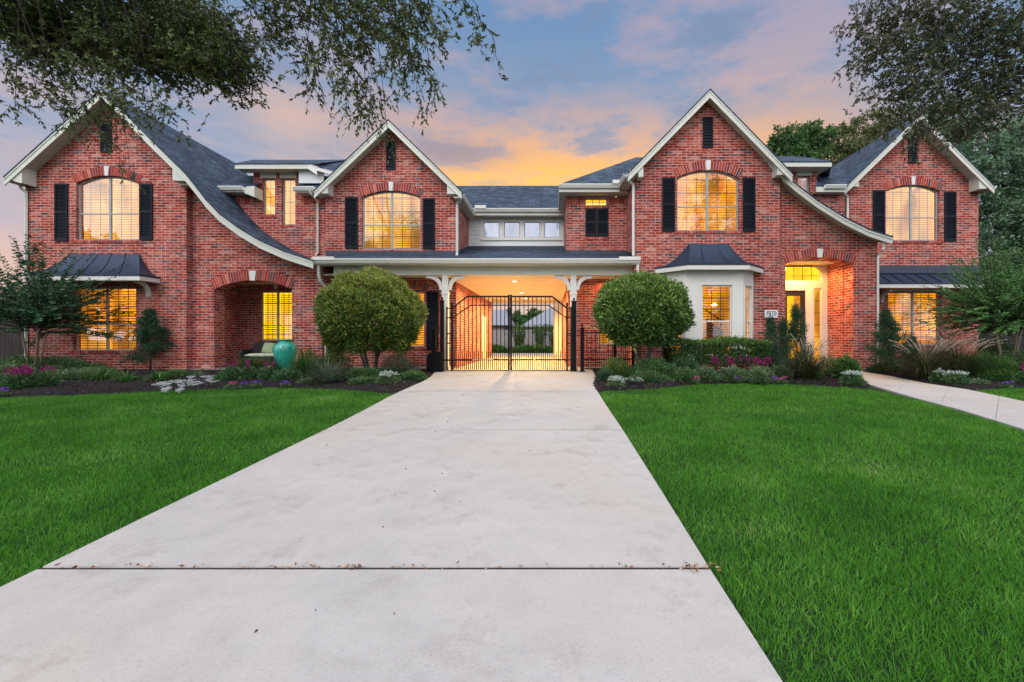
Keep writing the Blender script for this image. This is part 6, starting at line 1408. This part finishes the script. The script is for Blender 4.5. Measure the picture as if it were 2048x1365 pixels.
base = ramp(nt, mathn(nt, 'DIVIDE', el, 60 * DEG), [(0.0, (.85, .60, .45)), (.09, (.72, .52, .47)), (.16, (.42, .44, .56)), (.30, (.28, .38, .55)), (.45, (.20, .33, .52)), (.62, (.15, .28, .49)), (1.0, (.18, .32, .56))])
mp = nd(nt, 'ShaderNodeMapping', {'Vector': dirv, 'Rotation': (0, .45, 0), 'Scale': (1.7, 1.3, 5.2)})
n1 = noise(nt, mp.outputs[0], 1.25, 5.0, .55); mp2 = nd(nt, 'ShaderNodeMapping', {'Vector': dirv, 'Rotation': (0, .55, 0), 'Scale': (3.2, 2, 9)}); n2 = noise(nt, mp2.outputs[0], 1.7, 6.0, .62)
cl = mathn(nt, 'ADD', mathn(nt, 'MULTIPLY', n1, .62), mathn(nt, 'MULTIPLY', n2, .38))
cmask = ramp(nt, cl, [(.47, (0, 0, 0)), (.56, (1, 1, 1))])
hot = ramp(nt, mathn(nt, 'DIVIDE', el, 60 * DEG), [(.12, (.74, .50, .42)), (.26, (.56, .45, .46)), (.38, (.64, .43, .40)), (.5, (.56, .40, .43)), (.7, (.50, .38, .44))])
col = mixc(nt, mathn(nt, 'MULTIPLY', cmask, .58), base, hot)
g1 = gauss(-2, 15, 17.2, 3.9); g0 = gauss(2, 26, 19, 7.5); g2 = gauss(26, 9, 19.5, 5); g3 = gauss(-45, 30, 6, 5); g4 = gauss(-30, 5, 23, 3)
streak = ramp(nt, n2, [(.42, (.35, .35, .35)), (.56, (1, 1, 1))]); col = mixc(nt, mathn(nt, 'MULTIPLY', mathn(nt, 'MULTIPLY', g0, streak), .97), col, (1.05, .50, .17))
mauve = ramp(nt, n2, [(.34, (1, 1, 1)), (.47, (0, 0, 0))]); col = mixc(nt, mathn(nt, 'MULTIPLY', mauve, .72), col, (.23, .28, .41))
col = mixc(nt, mathn(nt, 'MULTIPLY', mathn(nt, 'MULTIPLY', g1, mathn(nt, 'ADD', mathn(nt, 'MULTIPLY', streak, .5), .5)), .95), col, (1.30, .70, .08))
col = mixc(nt, mathn(nt, 'MULTIPLY', g2, .8), col, (1.0, .50, .17))
col = mixc(nt, mathn(nt, 'MULTIPLY', g3, .6), col, (.80, .52, .42))
col = mixc(nt, mathn(nt, 'MULTIPLY', g4, .5), col, (.90, .55, .35))
gd = gauss(-12, 8, 21.8, 1.6); col = mixc(nt, mathn(nt, 'MULTIPLY', gd, .55), col, (.42, .27, .27))
# the sky overhead and behind the camera is brightened to light the facade
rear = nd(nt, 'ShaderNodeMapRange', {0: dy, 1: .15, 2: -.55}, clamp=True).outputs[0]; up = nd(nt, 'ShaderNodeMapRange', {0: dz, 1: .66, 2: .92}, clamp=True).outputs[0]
fill_mask = mathn(nt, 'MAXIMUM', rear, up)
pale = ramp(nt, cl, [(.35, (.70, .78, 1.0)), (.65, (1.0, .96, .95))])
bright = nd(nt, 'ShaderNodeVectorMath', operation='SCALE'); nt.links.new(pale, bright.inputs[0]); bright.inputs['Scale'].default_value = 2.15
col = mixc(nt, fill_mask, col, bright.outputs[0])
lowm = nd(nt, 'ShaderNodeMapRange', {0: dz, 1: -.05, 2: .0}, clamp=True).outputs[0]
sky = nd(nt, 'ShaderNodeTexSky'); sky.sky_type = 'NISHITA'; sky.sun_disc = False; sky.sun_elevation = math.radians(42); sky.sun_rotation = math.radians(200); sky.air_density = 1; sky.dust_density = 2
b1 = nd(nt, 'ShaderNodeBackground', {0: sky.outputs[0], 1: .012}); b2 = nd(nt, 'ShaderNodeBackground', {0: col, 1: 1.0})
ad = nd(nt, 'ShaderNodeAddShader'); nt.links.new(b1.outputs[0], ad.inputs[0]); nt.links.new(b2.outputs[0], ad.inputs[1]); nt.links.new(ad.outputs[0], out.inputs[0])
sl = bpy.data.lights.new('sun', 'SUN'); sl.energy = 1.1; sl.angle = math.radians(35); sl.color = (1, .95, .90); so = link(bpy.data.objects.new('sun', sl))
so.rotation_euler = Vector((-math.sin(math.radians(200)) * -1 * math.cos(math.radians(42)), -math.cos(math.radians(200)) * 1 * math.cos(math.radians(42)) * -1, math.sin(math.radians(42)))).to_track_quat('Z', 'Y').to_euler()
def lamp(name, loc, e, col=(1, .55, .20), r=.12, typ='SPOT'):
    l = bpy.data.lights.new(name, typ); l.spot_size = math.radians(172); l.spot_blend = .35; l.energy = e; l.color = col; l.shadow_soft_size = r
    o = link(bpy.data.objects.new(name, l)); o.location = loc; return o
for Z in (16.55, 20.8, 23.8): lamp('drive_through_lamp', (-1.31, Z, 3.155), 1300, (1, .64, .24), .06)
lamp('porch_ceiling_lamp', (1.9, 15.5, 3.15), 40, (1, .58, .24), .06)
lamp('entry_lamp', (U(1600, 15.75), 15.6, 3.69), 400, (1, .47, .13), .12)
lamp('eave_lamp', (1.3, 15.75, 6.0), 1.5, (1, .8, .35), .06)
cam = bpy.data.cameras.new('camera'); co_ = link(bpy.data.objects.new('camera', cam)); co_.location = (0, 0, CAMZ); co_.rotation_euler = (PI / 2, 0, 0)
cam.sensor_width = 36; cam.lens = 36 * FOC / 2048; cam.shift_x = (1024 - PX) / 2048; cam.shift_y = -(682.5 - PY) / 2048; cam.clip_start = .05; cam.clip_end = 2000
S.camera = co_
S.view_settings.view_transform = 'Standard'; S.view_settings.look = 'None'; S.view_settings.exposure = 0; S.view_settings.gamma = 1
S.render.engine = 'CYCLES'; S.cycles.max_bounces = 6; S.cycles.diffuse_bounces = 3; S.cycles.transparent_max_bounces = 12; S.cycles.use_denoising = True
try: S.cycles.denoiser = 'OPENIMAGEDENOISE'
except Exception: pass
